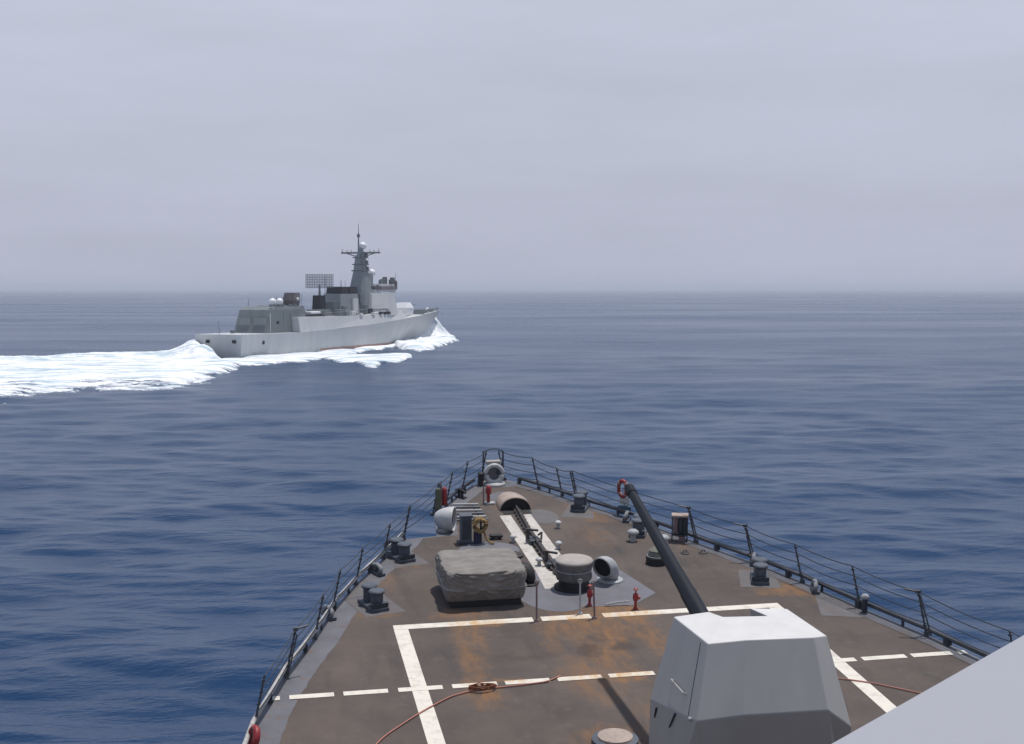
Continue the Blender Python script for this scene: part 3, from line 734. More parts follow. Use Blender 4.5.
for i, (n, t, rz, lb) in enumerate(bl):
    o = bt if i == 0 else copy_tree(bt)
    place(o, n, t, rz); tag(o, lb, 'mooring bitts', 'mooring bitts along both deck edges')

def chock():
    root = empty('fairlead', (0, 0, 0))
    bm = BM(); tube(bm, [(-0.05, -0.28, 0.12), (0, -0.24, 0.30), (0, 0.0, 0.36), (0, 0.24, 0.30), (-0.05, 0.28, 0.12)], 0.07, 10, radii=[.08, .075, .07, .075, .08]); mk('horn', bm, M['worn'], root, True)
    bm = BM(); box(bm, (0, 0, 0.06), (0.26, 0.68, 0.12), bev=0.03); mk('foot', bm, M['slate'], root)
    bm = BM(); cyl(bm, (0, 0, 0.08), (0, 0, 0.30), 0.09, 0.07, 12); mk('roller', bm, M['dark'], root)
    return root
ck = chock()
cl = [(-6.15, 32.95, 0.3, 'pale fairlead chock on the port edge left of the port corner of the painted box'), (-4.72, 36.1, 0.4, 'pale fairlead chock on the port edge between the two port bitts'), (-4.15, 38.25, 0.4, 'pale fairlead chock on the port edge just before the deck notch'),
      (5.28, 35.3, -0.35, 'pale round-topped fairlead chock beneath an armed post on the starboard edge'), (6.0, 32.85, -0.3, 'pale fairlead chock on the starboard edge just aft of the rusty bitts'),
      (3.05, 40.0, -0.4, 'pale fairlead chock on the starboard edge below the red lifebuoy')]
for i, (n, t, rz, lb) in enumerate(cl):
    o = ck if i == 0 else copy_tree(ck)
    place(o, n, t, rz); o.scale = (.78, .8, .72); tag(o, lb, 'fairlead', 'pale fairlead chocks along the deck edges')

# small roller with stub post further aft on the starboard edge
root = empty('edge_bollard', D(6.55, 31.15, 0)); tag(root, 'short dark post with a pale cap on the starboard edge between two rail posts', 'bollard')
bm = BM(); cyl(bm, (0, 0, 0), (0, 0, 0.36), 0.07, 0.06, 12); mk('post', bm, M['dark'], root)
bm = BM(); lathe(bm, [(0.09, 0.34), (0.11, 0.38), (0.08, 0.44), (0.01, 0.45)], 14); mk('cap', bm, M['light'], root, True)

# black drum and white-topped vents, starboard
root = empty('hose_drum', D(2.72, 35.75, 0)); tag(root, 'low black round drum with an olive lid, just left of the raised gun barrel', 'drum')
bm = BM(); lathe(bm, [(0.29, 0), (0.29, 0.20), (0.25, 0.24)], 28); mk('base', bm, M['black'], root, True, 30)
bm = BM(); lathe(bm, [(0.24, 0.23), (0.25, 0.27), (0.20, 0.34), (0.22, 0.38), (0.10, 0.46), (0.02, 0.47)], 24); mk('lid', bm, mat('olive_gray', (0.13, 0.13, 0.105), .7, rust=.2), root, True, 35)
bm = BM(); tube(bm, [(0.262*math.cos(k*PI/12), 0.262*math.sin(k*PI/12), 0.23) for k in range(24)], 0.013, 5, closed=True); mk('rim', bm, M['light'], root)
vt = mushroom(M['light'], 0.34, 0.17)
for i, (n, t, lb) in enumerate([(2.66, 37.9, 'wide pale mushroom vent just left of the gun barrel near the starboard edge'), (3.35, 37.2, 'wide pale mushroom vent just right of the gun barrel near the starboard edge')]):
    o = vt if i == 0 else copy_tree(vt)
    place(o, n, t); tag(o, lb, 'deck vent', 'wide pale vents near the starboard edge')

# canister rack on starboard edge
root = empty('canister_rack', D(3.98, 37.75, 0), -0.3); root.scale = (.88, .88, .9); tag(root, 'dark metal rack of upright canisters with a beige lid on the starboard edge', 'rack')
for x in (-.24, .24):
    for y in (-.14, .14):
        bm = BM(); cyl(bm, (x, y, 0), (x, y, 0.80), 0.022, seg=6); mk('leg', bm, M['dark'], root)
for x in (-.13, 0.03, .17):
    bm = BM(); lathe(bm, [(.07, .22), (.08, .26), (.08, .70), (.05, .76)], 14, (x, 0, 0)); mk('canister', bm, M['mauve'] if x < 0 else M['dark'], root, True)
bm = BM(); box(bm, (0, 0, .82), (.54, .36, .07), bev=.02); mk('lid', bm, M['beige'], root)
bm = BM(); box(bm, (0, 0, .2), (.5, .3, .03)); mk('shelf', bm, M['dark'], root)
bm = BM(); box(bm, (0.08, 0, -0.0+.08), (.2, .22, .16), bev=.02); mk('foot_block', bm, M['mauve'], root)

# lifebuoy on a stand by the muzzle
root = empty('lifebuoy_stand', D(3.18, 40.75, 0), -0.3); tag(root, 'slim white lifebuoy stand on the starboard edge left of the gun muzzle', 'stand')
bm = BM(); cyl(bm, (0, 0, 0), (0, 0, .95), .03, seg=8); box(bm, (0, 0, .42), (.30, .08, .22), bev=.02); mk('post', bm, M['white'], root)
bm = BM(); box(bm, (0, 0, .14), (.4, .22, .26), bev=.03); mk('foot_box', bm, mat('teal_gray', (.05, .10, .14), .6), root)
root = empty('lifebuoy', D(3.16, 40.68, 0.80), -1.0); tag(root, 'red lifebuoy with pale bands hanging beside the gun muzzle', 'lifebuoy')
bm = BM(); tube(bm, [(.17*math.cos(k*PI/12), -.07, .24*math.sin(k*PI/12)) for k in range(24)], .06, 10, closed=True); mk('ring', bm, M['red'], root, True)
for k in (0, 1, 2, 3):
    a = PI/4+k*PI/2; c0 = Vector((.17*math.cos(a-.12), -.07, .24*math.sin(a-.12))); c1 = Vector((.17*math.cos(a+.12), -.07, .24*math.sin(a+.12)))
    bm = BM(); cyl(bm, c0, c1, .066, seg=10); mk('band', bm, M['beige'], root)

# red covered ring at the port edge, lower left
root = empty('lifebuoy', D(-7.93, 26.0, -0.03), 0.25); tag(root, 'dark red covered lifebuoy lashed to the port rail in the lower left', 'lifebuoy')
bm = BM(); tube(bm, [(.05*math.sin(a*PI/10), .17*math.cos(a*PI/10), .22+.17*math.sin(a*PI/10)) for a in range(20)], .07, 10, closed=True); mk('cover', bm, M['red'], root, True)
bm = BM(); cyl(bm, (0, 0, 0), (0, 0, .42), .03, seg=8); mk('bracket', bm, M['dark'], root)

# red hydrants and thin posts around the drum
def hydrant():
    root = empty('fire_hydrant', (0, 0, 0))
    bm = BM(); lathe(bm, [(.06, 0), (.06, .03), (.035, .05), (.035, .2), (.06, .22), (.075, .30), (.06, .38), (.04, .40)], 14); mk('body', bm, M['red'], root, True, 40)
    bm = BM(); cyl(bm, (0, 0, .40), (0, 0, .50), .018, seg=8); lathe(bm, [(.055, .49), (.06, .51), (.02, .53)], 12); mk('handwheel', bm, M['red'], root)
    bm = BM(); cyl(bm, (0, 0, .30), (.11, -.03, .28), .035, .04, 10); mk('nozzle', bm, M['red'], root)
    return root
hy = hydrant()
for i, (n, t, lb) in enumerate([(1.17, 32.3, 'stubby red hydrant standing alone at the right, just above the painted crossline'), (0.14, 32.75, 'stubby red hydrant close behind the thin brown post')]):
    o = hy if i == 0 else copy_tree(hy)
    place(o, n, t); tag(o, lb, 'hydrant', 'red hydrants aft of the covered drum')
def thin_post(n, t, h, m_, lb, loop=True, off=0.0):
    root = empty('marker_post', D(n, t, 0), tilt=False); tag(root, lb, 'post')
    bm = BM(); cyl(bm, (0, 0, 0), (off, 0, h), .026, .022, 8); cyl(bm, (0, 0, 0), (0, 0, .05), .07, .06, 10); mk('pole', bm, m_, root)
    if loop:
        bm = BM(); tube(bm, [(off+.05*math.cos(k*PI/6), 0, h+.05*math.sin(k*PI/6)) for k in range(12)], .012, 5, closed=True); mk('eye', bm, m_, root)
thin_post(-1.36, 31.85, .92, M['mauve'], 'thin mauve post standing at the gap in the painted crossline by the canvas box')
thin_post(-0.24, 32.15, .80, M['light'], 'thin pale gray post in front of the black base of the covered drum')
thin_post(0.03, 31.8, .86, M['mauve'], 'thin brown post at the second gap in the painted crossline', True, -.03)
# pale rod lying between the hydrant and the drum pad
root = empty('hose', D(0.75, 32.6, 0.05)); tag(root, 'short pale rod leading left from the lone red hydrant', 'pipe')
bm = BM(); tube(bm, [(-.25, 0, 0), (.0, .02, .03), (.35, 0, .05)], .022, 6); mk('pipe', bm, M['light'], root)

# hoses on the deck
def deck_cable(pts, r, m_, lb, name='hose'):
    P = []
    for i in range(len(pts)-1):
        a = Vector(pts[i]); b = Vector(pts[i+1])
        for j in range(8): P.append(a.lerp(b, j/8))
    P.append(Vector(pts[-1]))
    for _ in range(4): P = [P[0]]+[(P[i-1]+P[i]*2+P[i+1])/4 for i in range(1, len(P)-1)]+[P[-1]]
    bm = BM(); tube(bm, [D(p.x, p.y, r+0.014) for p in P], r, 6); o = mk(name, bm, m_, None, True); tag(o, lb, 'hose')
deck_cable([(-6.3, 24.2), (-5.6, 25.9), (-4.7, 27.0), (-4.0, 27.7), (-3.45, 27.95), (-2.6, 28.02), (-1.9, 28.12), (-1.55, 28.4)], 0.015, M['orange'], 'faded orange hose snaking over the deck in the lower left')
deck_cable([(2.6, 26.5), (4.0, 27.35), (4.7, 26.95), (5.4, 26.3), (6.3, 25.5)], 0.014, M['orange'], 'faded orange hose crossing the painted line right of the turret')
root = empty('hose_coil', D(-3.3, 27.95, 0.02)); tag(root, 'small rusty heap of hose fittings on the orange hose', 'hose coil')
bm = BM(); pts = []
for k in range(60):
    a = k*0.42; pts.append(((.20+.03*math.sin(k*1.7))*math.cos(a)*1.3, (.12+.03*math.cos(k*2.3))*math.sin(a), .03+.0012*k))
tube(bm, pts, .013, 5); mk('coil', bm, mat('rusty_hose', (.20, .07, .035), .8, rust=.4), root, True)

# round deck scuttle behind the turret, bottom centre
root = empty('deck_hatch', D(-1.25, 25.05, 0)); tag(root, 'small round rusty deck hatch at the bottom beside the turret', 'hatch')
bm = BM(); lathe(bm, [(.44, .01), (.44, .08), (.38, .10)], 32); mk('coaming', bm, M['slate'], root, True, 30)
bm = BM(); lathe(bm, [(.34, .10), (.33, .14), (.15, .17), (.01, .175)], 28); mk('cover', bm, M['beige'], root, True, 30)
# padeyes
pe_m = BM(); 
def padeye():
    root = empty('padeye', (0, 0, 0))
    bm = BM(); lathe(bm, [(.12, .012), (.12, .03), (.10, .04)], 16); mk('plate', bm, M['chain'], root)
    bm = BM(); tube(bm, [(.05*math.cos(k*PI/6), 0, .05+.05*math.sin(k*PI/6)) for k in range(12)], .014, 5, closed=True); mk('eye', bm, M['chain'], root)
    return root
pe_m.free()
pd_ = padeye()
for i, (n, t, lb) in enumerate([(3.75, 36.5, 'small round padeye, the left of a pair beyond the gun barrel'), (4.25, 36.45, 'small round padeye, the right of a pair beyond the gun barrel')]):
    o = pd_ if i == 0 else copy_tree(pd_)
    place(o, n, t); tag(o, lb, 'padeye', 'padeyes right of the gun barrel')

# port cluster near the notch
root = empty('ventilator_hood', D(-2.45, 39.85, 0), -0.35); tag(root, 'round white ventilator hood with a dark mouth at the port notch', 'ventilator')
bm = BM(); nu, nv = 16, 10; rows = []
for j in range(nv+1):
    k = j/nv; r = .36*math.sqrt(max(0.0, 1-k**2))+.004
    rows.append([bm.verts.new((.3-.62*k, r*math.cos(2*PI*i/nu), .36+r*math.sin(2*PI*i/nu))) for i in range(nu)])
for j in range(nv):
    for i in range(nu): bm.faces.new((rows[j][i], rows[j][(i+1) % nu], rows[j+1][(i+1) % nu], rows[j+1][i]))
o = mk('hood', bm, M['white'], root, True); sm = o.modifiers.new('solid', 'SOLIDIFY'); sm.thickness = .03
bm = BM(); cyl(bm, (.14, 0, .36), (.20, 0, .36), .30, seg=20); mk('mouth', bm, M['black'], root)
bm = BM(); cyl(bm, (0, 0, 0), (0, 0, .1), .2, seg=16); mk('foot', bm, M['light'], root)

root = empty('deck_locker', D(-2.02, 38.55, 0), 0.03); tag(root, 'tall narrow blue-gray locker standing beside the white ventilator hood', 'locker')
bm = BM(); box(bm, (0, 0, .40), (.30, .30, .76), bev=.015); mk('cabinet', bm, M['slate'], root)
bm = BM(); box(bm, (0, 0, .80), (.36, .36, .05), bev=.01); mk('lid', bm, M['slate'], root)
bm = BM(); box(bm, (0, -.155, .42), (.22, .02, .56)); mk('door', bm, M['dark'], root)
bm = BM(); box(bm, (0, 0, .02), (.46, .40, .05)); mk('plinth', bm, M['dark'], root)

root = empty('rope_bundle', D(-1.62, 38.45, 0)); tag(root, 'messy bundle of tan rope hung on a navy stand right of the locker', 'rope')
bm = BM(); rr = random.Random(9); pts = []
for k in range(260):
    a = k*0.47; r = .10+.09*rr.random(); pts.append((r*math.cos(a)*1.15, .12*math.sin(a*0.31)+rr.uniform(-.02, .02), .52+r*1.2*math.sin(a)))
tube(bm, pts, .02, 5); mk('rope_coils', bm, M['rope'], root, True)
bm = BM(); box(bm, (-.10, 0, .17), (.16, .2, .34), bev=.03); mk('stand', bm, M['navy'], root)
bm = BM(); tube(bm, [(.08, 0, .4), (.14, -.05, .2), (.22, -.12, .06), (.34, -.25, .04)], .03, 6); mk('rope_tail', bm, M['rope'], root)
bm = BM(); cyl(bm, (0.02, .03, 0), (0.02, .03, .62), .03, seg=8); mk('pole', bm, M['dark'], root)

root = empty('deck_winch', D(-1.12, 38.75, 0)); tag(root, 'small flat black fitting on the deck just right of the rope bundle', 'deck fitting')
bm = BM(); box(bm, (0, 0, .10), (.36, .22, .08), bev=.02); cyl(bm, (-.1, 0, 0), (-.1, 0, .1), .04, seg=8); cyl(bm, (.1, 0, 0), (.1, 0, .1), .04, seg=8); mk('bar', bm, M['black'], root)
root = empty('rope_coil', D(-0.98, 37.05, 0.03)); tag(root, 'flat dark coil of line on deck beyond the canvas-covered box', 'rope')
bm = BM(); pts = [((.10+.0022*k)*math.cos(k*.4), (.10+.0022*k)*math.sin(k*.4), .02) for k in range(95)]; tube(bm, pts, .022, 5); mk('coil', bm, M['chain'], root, True)

# gear lashed to the port bow rail
root = empty('rail_gear', D(-2.42, 41.4, 0), .2); tag(root, 'upright olive and red gear lashed to the port bow rail at the notch', 'hose rack')
bm = BM(); box(bm, (0, 0, .55), (.14, .12, .62), bev=.02); mk('bag', bm, mat('olive_bag', (.10, .11, .07), .9), root)
bm = BM(); lathe(bm, [(.06, .3), (.08, .34), (.08, .78), (.04, .86)], 12, (.24, 0.1, 0)); mk('extinguisher', bm, M['red'], root, True)
bm = BM(); box(bm, (.1, .03, .06), (.5, .25, .12), bev=.02); mk('base', bm, M['dark'], root)
bm = BM(); cyl(bm, (.12, .06, 0), (.12, .06, .98), .025, seg=8); mk('pole', bm, M['mauve'], root)
root = empty('fire_station', D(-0.68, 42.6, 0)); tag(root, 'dark red upright fire fitting left of the beige domed hood', 'hydrant')
bm = BM(); lathe(bm, [(.05, 0), (.05, .3), (.09, .34), (.09, .52), (.04, .58)], 12); mk('body', bm, M['red'], root, True, 40)
bm = BM(); cyl(bm, (-.16, 0, 0), (-.16, 0, .7), .022, seg=6); mk('pole', bm, M['mauve'], root)
bm = BM(); box(bm, (.03, -.05, .03), (.3, .25, .06)); mk('base', bm, M['light'], root)
root = empty('pipe_grating', D(-1.45, 41.5, 0)); tag(root, 'low rack of parallel gray pipes lying on deck near the port bow rail', 'pipe rack')
for k in range(6):
    bm = BM(); cyl(bm, (-.62+.05*k, -.9+.36*k, .08), (.40, -.98+.36*k, .08), .035, seg=8); mk('pipe', bm, M['light'] if k % 2 else M['slate'], root)
for x in (-.4, .25):
    bm = BM(); box(bm, (x, 0.05, .025), (.05, 2.0, .05)); mk('bearer', bm, M['slate'], root)
root = empty('cleat', D(-1.42, 43.5, 0), .5); tag(root, 'black horned cleat at the port edge near the bow tip', 'cleat')
bm = BM(); tube(bm, [(0, -.25, .2), (0, -.1, .24), (0, .1, .24), (0, .25, .2)], .04, 8); cyl(bm, (0, -.08, 0), (0, -.08, .24), .045, seg=8); cyl(bm, (0, .08, 0), (0, .08, .24), .045, seg=8); box(bm, (0, 0, .02), (.2, .4, .04)); mk('horn', bm, M['black'], root)

# ------------------------------------------------------------------ the other warship
dest = bpy.data.objects.new('destroyer', None); col.objects.link(dest)
HD = R(31.5)
dest.location = (-15.87, 362.86, 0); dest.rotation_euler = (0, 0, PI/2 - HD)
tag(dest, 'pale gray destroyer steaming away to the right, throwing up a white bow wave', 'warship')
# local: x forward, y to port (starboard is -y), z up
def dm(name, c, var=.06, rough=.6, scale=.35, rust=0): return mat(name, c, rough, var=var, scale=scale, streak=True, rust=rust)
M['d_hull'] = dm('destroyer_hull', (.46, .475, .485)); M['d_dark'] = dm('destroyer_dark_gray', (.13, .15, .155), .2)  # second colour: dark gray-green of the hangar and upper fittings
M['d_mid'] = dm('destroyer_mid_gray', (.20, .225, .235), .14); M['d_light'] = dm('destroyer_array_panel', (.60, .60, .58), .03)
M['d_white'] = dm('radome_white', (.8, .8, .8), .02, .4); M['d_black'] = dm('funnel_black', (.008, .009, .014), .1, .9)
M['d_brown'] = dm('bridge_glass', (.10, .08, .08), .3, .3); M['d_red'] = dm('boot_topping', (.30, .17, .15), .2)
def ST(x): # (waterline half beam, deck half beam, main deck z)
    wb = np.interp(x, [0, 10, 40, 75, 95, 108, 117], [6.0, 6.8, 7.4, 7.3, 5.2, 2.4, 0.05])
    db = np.interp(x, [0, 10, 40, 75, 95, 115, 130, 139], [7.0, 7.4, 7.8, 7.8, 7.2, 5.0, 2.2, 0.08])
    dz = np.interp(x, [0, 28, 60, 100, 125, 139], [5.9, 5.7, 6.3, 8.3, 9.4, 10.1])
    return float(wb), float(db), float(dz)
bm = BM(); xs = [0, 3, 10, 20, 28, 40, 55, 70, 85, 95, 103, 111, 118, 125, 131, 136, 139]
rows = []
for x in xs:
    wb, db, dz = ST(x)
    row = []
    for v in (0, .12, .3, .5, .7, .88, 1.0):
        z = -2.5 + (dz+2.5)*v
        # raked stem: stations move aft low down near the bow
        xx = x - max(0, (x-80)/59)**1.5*22*(1-v)**1.1
        if x < 5: xx = x + (1-v)*1.2
        k = max(0, (z+0.0)/dz)
        half = (wb if x <= 117 else 0.05)*(1-k) + db*k if z > 0 else (wb if x <= 117 else .05)*(1+z*0.12)
        if x > 95: half = db*(0.10+0.90*max(0.0, v)**1.25)*(1 if v > 0 else .5) if x > 110 else half
        row.append((xx, half, z))
    rows.append(row)
vp = [[bm.verts.new((a, b, c)) for a, b, c in r] for r in rows]; vsb = [[bm.verts.new((a, -b, c)) for a, b, c in r] for r in rows]
for g in (vp, vsb):
    for i in range(len(g)-1):
        for k in range(6): bm.faces.new((g[i][k], g[i+1][k], g[i+1][k+1], g[i][k+1]))
for i in range(len(xs)-1): bm.faces.new((vp[i][6], vp[i+1][6], vsb[i+1][6], vsb[i][6]))
for k in range(6): bm.faces.new((vp[0][k], vp[0][k+1], vsb[0][k+1], vsb[0][k])); bm.faces.new((vp[-1][k], vp[-1][k+1], vsb[-1][k+1], vsb[-1][k]))
mk('hull', bm, M['d_hull'], dest)
def dloft(name, rings, m_, parent=None): 
    bm = BM(); loft(bm, rings); return mk(name, bm, m_, parent or dest)
def dring(x0, x1, y0, y1, z, ch=0):
    if ch: return [Vector(p) for p in ((x0, y0+ch, z), (x0+ch, y0, z), (x1-ch, y0, z), (x1, y0+ch, z), (x1, y1-ch, z), (x1-ch, y1, z), (x0+ch, y1, z), (x0, y1-ch, z))]
    return [Vector(p) for p in ((x0, y0, z), (x1, y0, z), (x1, y1, z), (x0, y1, z))]
# flush superstructure amidships
def deckd(x): return ST(x)[2]
def midblock():
    bm = BM(); secs = []
    for x, w, zt, tw in ((28.5, 7.7, 9.8, 6.9), (45, 7.75, 9.7, 6.9), (70, 7.75, 9.5, 6.8), (85, 7.4, 11.0, 6.4), (94, 7.1, 11.2, 5.6), (100, 6.6, 8.5, 6.2)):
        z0 = deckd(x)-.02
        secs.append([Vector((x, -w, z0)), Vector((x, -tw, zt)), Vector((x, tw, zt)), Vector((x, w, z0))])
    loft(bm, secs); return mk('midship_block', bm, M['d_hull'], dest)
midblock()
# hangar
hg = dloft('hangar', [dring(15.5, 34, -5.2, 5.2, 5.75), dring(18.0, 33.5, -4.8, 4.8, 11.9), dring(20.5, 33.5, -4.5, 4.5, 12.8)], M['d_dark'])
bm = BM(); [box(bm, (16.5+z_*.0, y_, 7.9), (.25, 3.6, 3.8)) for z_, y_ in ((0, 2.4), (0, -2.4))]; o = mk('hangar_door', bm, M['d_mid'], dest)
for xx in (17.0, 24, 28):
    bm = BM(); cyl(bm, (xx, -5.15, 5.9), (xx+.3, -4.95, 11.0), .12, seg=6); mk('ladder', bm, M['d_light'] if xx < 18 else M['d_mid'], dest)
for (xx, zz, w_, h_) in ((21, 8.5, 1.4, .8), (27.5, 9.8, 1.2, 1.2), (30.5, 7.6, 1.4, 2.2), (20, 10.6, 2.2, .5)):
    bm = BM(); box(bm, (xx, -5.2+(zz-5.75)*.11, zz), (w_, .3, h_)); mk('vent', bm, M['d_black'], dest)
for xx in (19, 21, 23, 25, 29, 31.5):
    bm = BM(); box(bm, (xx, -4.2, 13.0), (.7, .8, .7)); mk('roof_fitting', bm, M['d_dark'], dest)
dloft('dome_base', [dring(22.5, 31, -2.4, 2.4, 11.9), dring(23, 30.5, -2.2, 2.2, 13.0)], M['d_mid'])
for xx in (25.2, 29.0):
    bm = BM(); sphere(bm, (xx, -1.0, 13.95), 1.0, sub=3); mk('radome', bm, M['d_white'], dest, True)
# launcher behind the domes
ln = dloft('missile_launcher', [dring(35.5, 38.5, -1.6, 1.6, 12.6), dring(35.2, 38.8, -1.8, 1.8, 14.3), dring(36, 39.2, -1.5, 1.5, 16.4)], M['d_brown'])
bm = BM(); sphere(bm, (37.2, -1.9, 14.6), .5); mk('sensor', bm, M['d_light'], ln, True)
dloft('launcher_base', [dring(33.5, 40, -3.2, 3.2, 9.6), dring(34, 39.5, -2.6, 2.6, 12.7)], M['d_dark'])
bm = BM(); box(bm, (44, 0, 10.1), (9, 9, .8)); mk('boat_deck', bm, M['d_black'], dest)
bm = BM(); box(bm, (43, -3.5, 10.8), (5.5, 2, .7), bev=.2); mk('workboat', bm, M['d_white'], dest)
# yagi radar on its tower
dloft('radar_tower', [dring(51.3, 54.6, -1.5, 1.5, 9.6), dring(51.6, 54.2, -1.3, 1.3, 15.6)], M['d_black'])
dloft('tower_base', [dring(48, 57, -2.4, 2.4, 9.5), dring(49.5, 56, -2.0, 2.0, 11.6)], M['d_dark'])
ry = empty('radar_array', (53.3, 0, 15.6), 0, False); ry.parent = dest; ry.rotation_euler = (0, 0, -0.12-(PI/2-HD))
bm = BM(); cyl(bm, (0, 0, 0), (0, 0, 3), .35, .25, 8); mk('radar_post', bm, M['d_dark'], ry)
bm = BM()
for k in range(9): 
    z = 2.2+.48*k; cyl(bm, (-3.9, -.1, z), (3.9, -.1, z), .085, seg=4)
for k in range(17):
    x = -3.9+.4875*k; cyl(bm, (x, 0, 2.1), (x, 0, 6.1), .075, seg=4)
    if k % 2 == 0:
        for z in (2.6, 3.6, 4.6, 5.6): cyl(bm, (x, 0, z), (x, -1.1, z), .035, seg=4)
mk('radar_lattice', bm, M['d_dark'], ry)
# funnel
fn = dloft('funnel', [dring(59.5, 72.5, -3.4, 3.4, 9.4), dring(61, 72, -2.7, 2.7, 16.0)], M['d_mid'])
for x0, x1 in ((62.0, 66.4), (67.2, 72.2)):
    dloft('funnel_cap', [dring(x0, x1, -2.6, 2.6, 16.02), dring(x0+.2, x1, -2.4, 2.4, 18.1)], M['d_black'], fn)
bm = BM(); cyl(bm, (66.5, 0, 18), (66.5, 0, 20.2), .15, .08, 6); mk('aerial', bm, M['d_dark'], fn)
bm = BM(); box(bm, (69, -3.35, 12.4), (3, .5, 4.5)); mk('intake_louvre', bm, M['d_light'], fn)
bm = BM(); box(bm, (62, -3.3, 11.2), (2.4, .7, 2.4)); mk('intake_louvre', bm, M['d_dark'], fn)
# main mast
ms_ = dloft('mast', [dring(74.5, 84, -3.4, 3.4, 9.5, .8), dring(75.8, 82.5, -2.6, 2.6, 16.5, .6), dring(77.3, 81.3, -1.7, 1.7, 22.8, .4), dring(77.9, 80.6, -1.15, 1.15, 27.8, .3)], M['d_mid'])
for z, s_ in ((23.0, 2.1), (24.9, 1.9), (27.0, 1.8)):
    bm = BM(); box(bm, (79.3, 0, z), (2*s_, 2*s_, .35)); box(bm, (79.3+s_*.7, -s_*.7, z+.7), (.9, .9, 1.1)); box(bm, (79.3-s_*.7, -s_*.5, z+.6), (.7, .7, .9)); mk('platform', bm, M['d_dark'], ms_)
bm = BM(); cyl(bm, (79.3, -6.6, 28.5), (79.3, 6.6, 28.5), .28, .28, 6)
for y in (-6.2, -4.6, -3.2, 3.2, 4.6, 6.2): cyl(bm, (79.3, y, 28.3), (79.3, y, 29.4+.3*(abs(y) > 6)), .1, seg=4)
for s_ in (-1, 1): cyl(bm, (79.3, s_*1.0, 27.2), (79.3, s_*5, 28.4), .15, seg=4)
mk('yard', bm, M['d_dark'], ms_)
bm = BM(); cyl(bm, (79.3, 0, 27.8), (79.3, 0, 29.8), 1.1, .8, 10); mk('mast_head', bm, M['d_mid'], ms_)
bm = BM(); sphere(bm, (80.0, -0.4, 30.6), 1.15, sub=3); mk('radome', bm, M['d_white'], ms_, True)
bm = BM(); cyl(bm, (78.0, 0, 29.4), (78.0, 0, 34.6), .28, .18, 6); cyl(bm, (78.0, 0, 34.6), (78.0, 0, 37.4), .12, .06, 6); box(bm, (78.0, 0, 33.6), (.7, .7, .9)); mk('pole_mast', bm, M['d_dark'], ms_)
bm = BM(); box(bm, (81.6, -3.0, 12.3), (1.6, 1.2, 3.2)); box(bm, (80.2, -3.4, 10.4), (2.2, 1.0, 1.8)); mk('mast_door', bm, M['d_black'], ms_)
bm = BM(); box(bm, (83.8, 0, 20.6), (2.8, 2.8, 3.6), bev=.3); mk('radome_pedestal', bm, M['d_mid'], ms_)
bm = BM(); sphere(bm, (85.4, -0.8, 22.4), 1.15, sub=3); mk('radome', bm, M['d_white'], ms_, True)
# bridge block with big array panels
def oct_(z, s_, grow=0): 
    P = [(78, -3.6), (85, -7.1), (92.5, -6.2), (98, -2.6), (98, 2.6), (92.5, 6.2), (85, 7.1), (78, 3.6)]
    cx = 88; return [Vector((cx+(x-cx)*s_, y*s_, z)) for x, y in P]
br = dloft('bridge_block', [oct_(9.3, 1.02), oct_(16.2, .86)], M['d_hull'])
a, b = oct_(9.3, 1.02)[0], oct_(9.3, 1.02)[1]; c, d = oct_(16.2, .86)[1], oct_(16.2, .86)[0]
def lerp4(u, v): return a.lerp(b, u).lerp(d.lerp(c, u), v)
nn = (b-a).cross(d-a).normalized(); nn = nn if nn.y < 0 else -nn
bm = BM(); Q = [lerp4(.06, .30), lerp4(.96, .30), lerp4(.96, .95), lerp4(.06, .95)]
loft(bm, [[q+nn*.02 for q in Q], [q+nn*.35 for q in Q]]); o = mk('radar_panel', bm, M['d_light'], br)
dloft('bridge_deck', [dring(82.5, 96.3, -4.6, 4.6, 16.2, 1.6), dring(83, 95.6, -4.2, 4.2, 19.0, 1.5)], M['d_hull'])
dloft('bridge_windows', [dring(82.6, 96.25, -4.65, 4.65, 17.3, 1.6), dring(82.75, 96.0, -4.5, 4.5, 18.3, 1.6)], M['d_brown'])
for (x, y, z, sx, sz) in ((90, -2.5, 19.8, 1.4, 1.6), (93, -1.5, 20.1, 1.2, 2.2), (94.6, -3.2, 19.3, 1.6, 2.2), (87, -3, 19.5, 1.1, 1.2), (95.5, 1.0, 19.6, 1.2, 1.6)):
    bm = BM(); box(bm, (x, y, z), (sx, sx, sz), bev=.15); mk('director', bm, M['d_brown'] if x > 92 else M['d_dark'], dest)
for (x, zz) in ((79, 10.4), (82, 10.3), (84.5, 10.3), (74, 10.2), (66, 10.1)):
    bm = BM(); box(bm, (x, -6.9, zz-.2), (1.7, .6, .8)); mk('liferaft', bm, M['d_black'] if x > 76 else M['d_light'], dest)
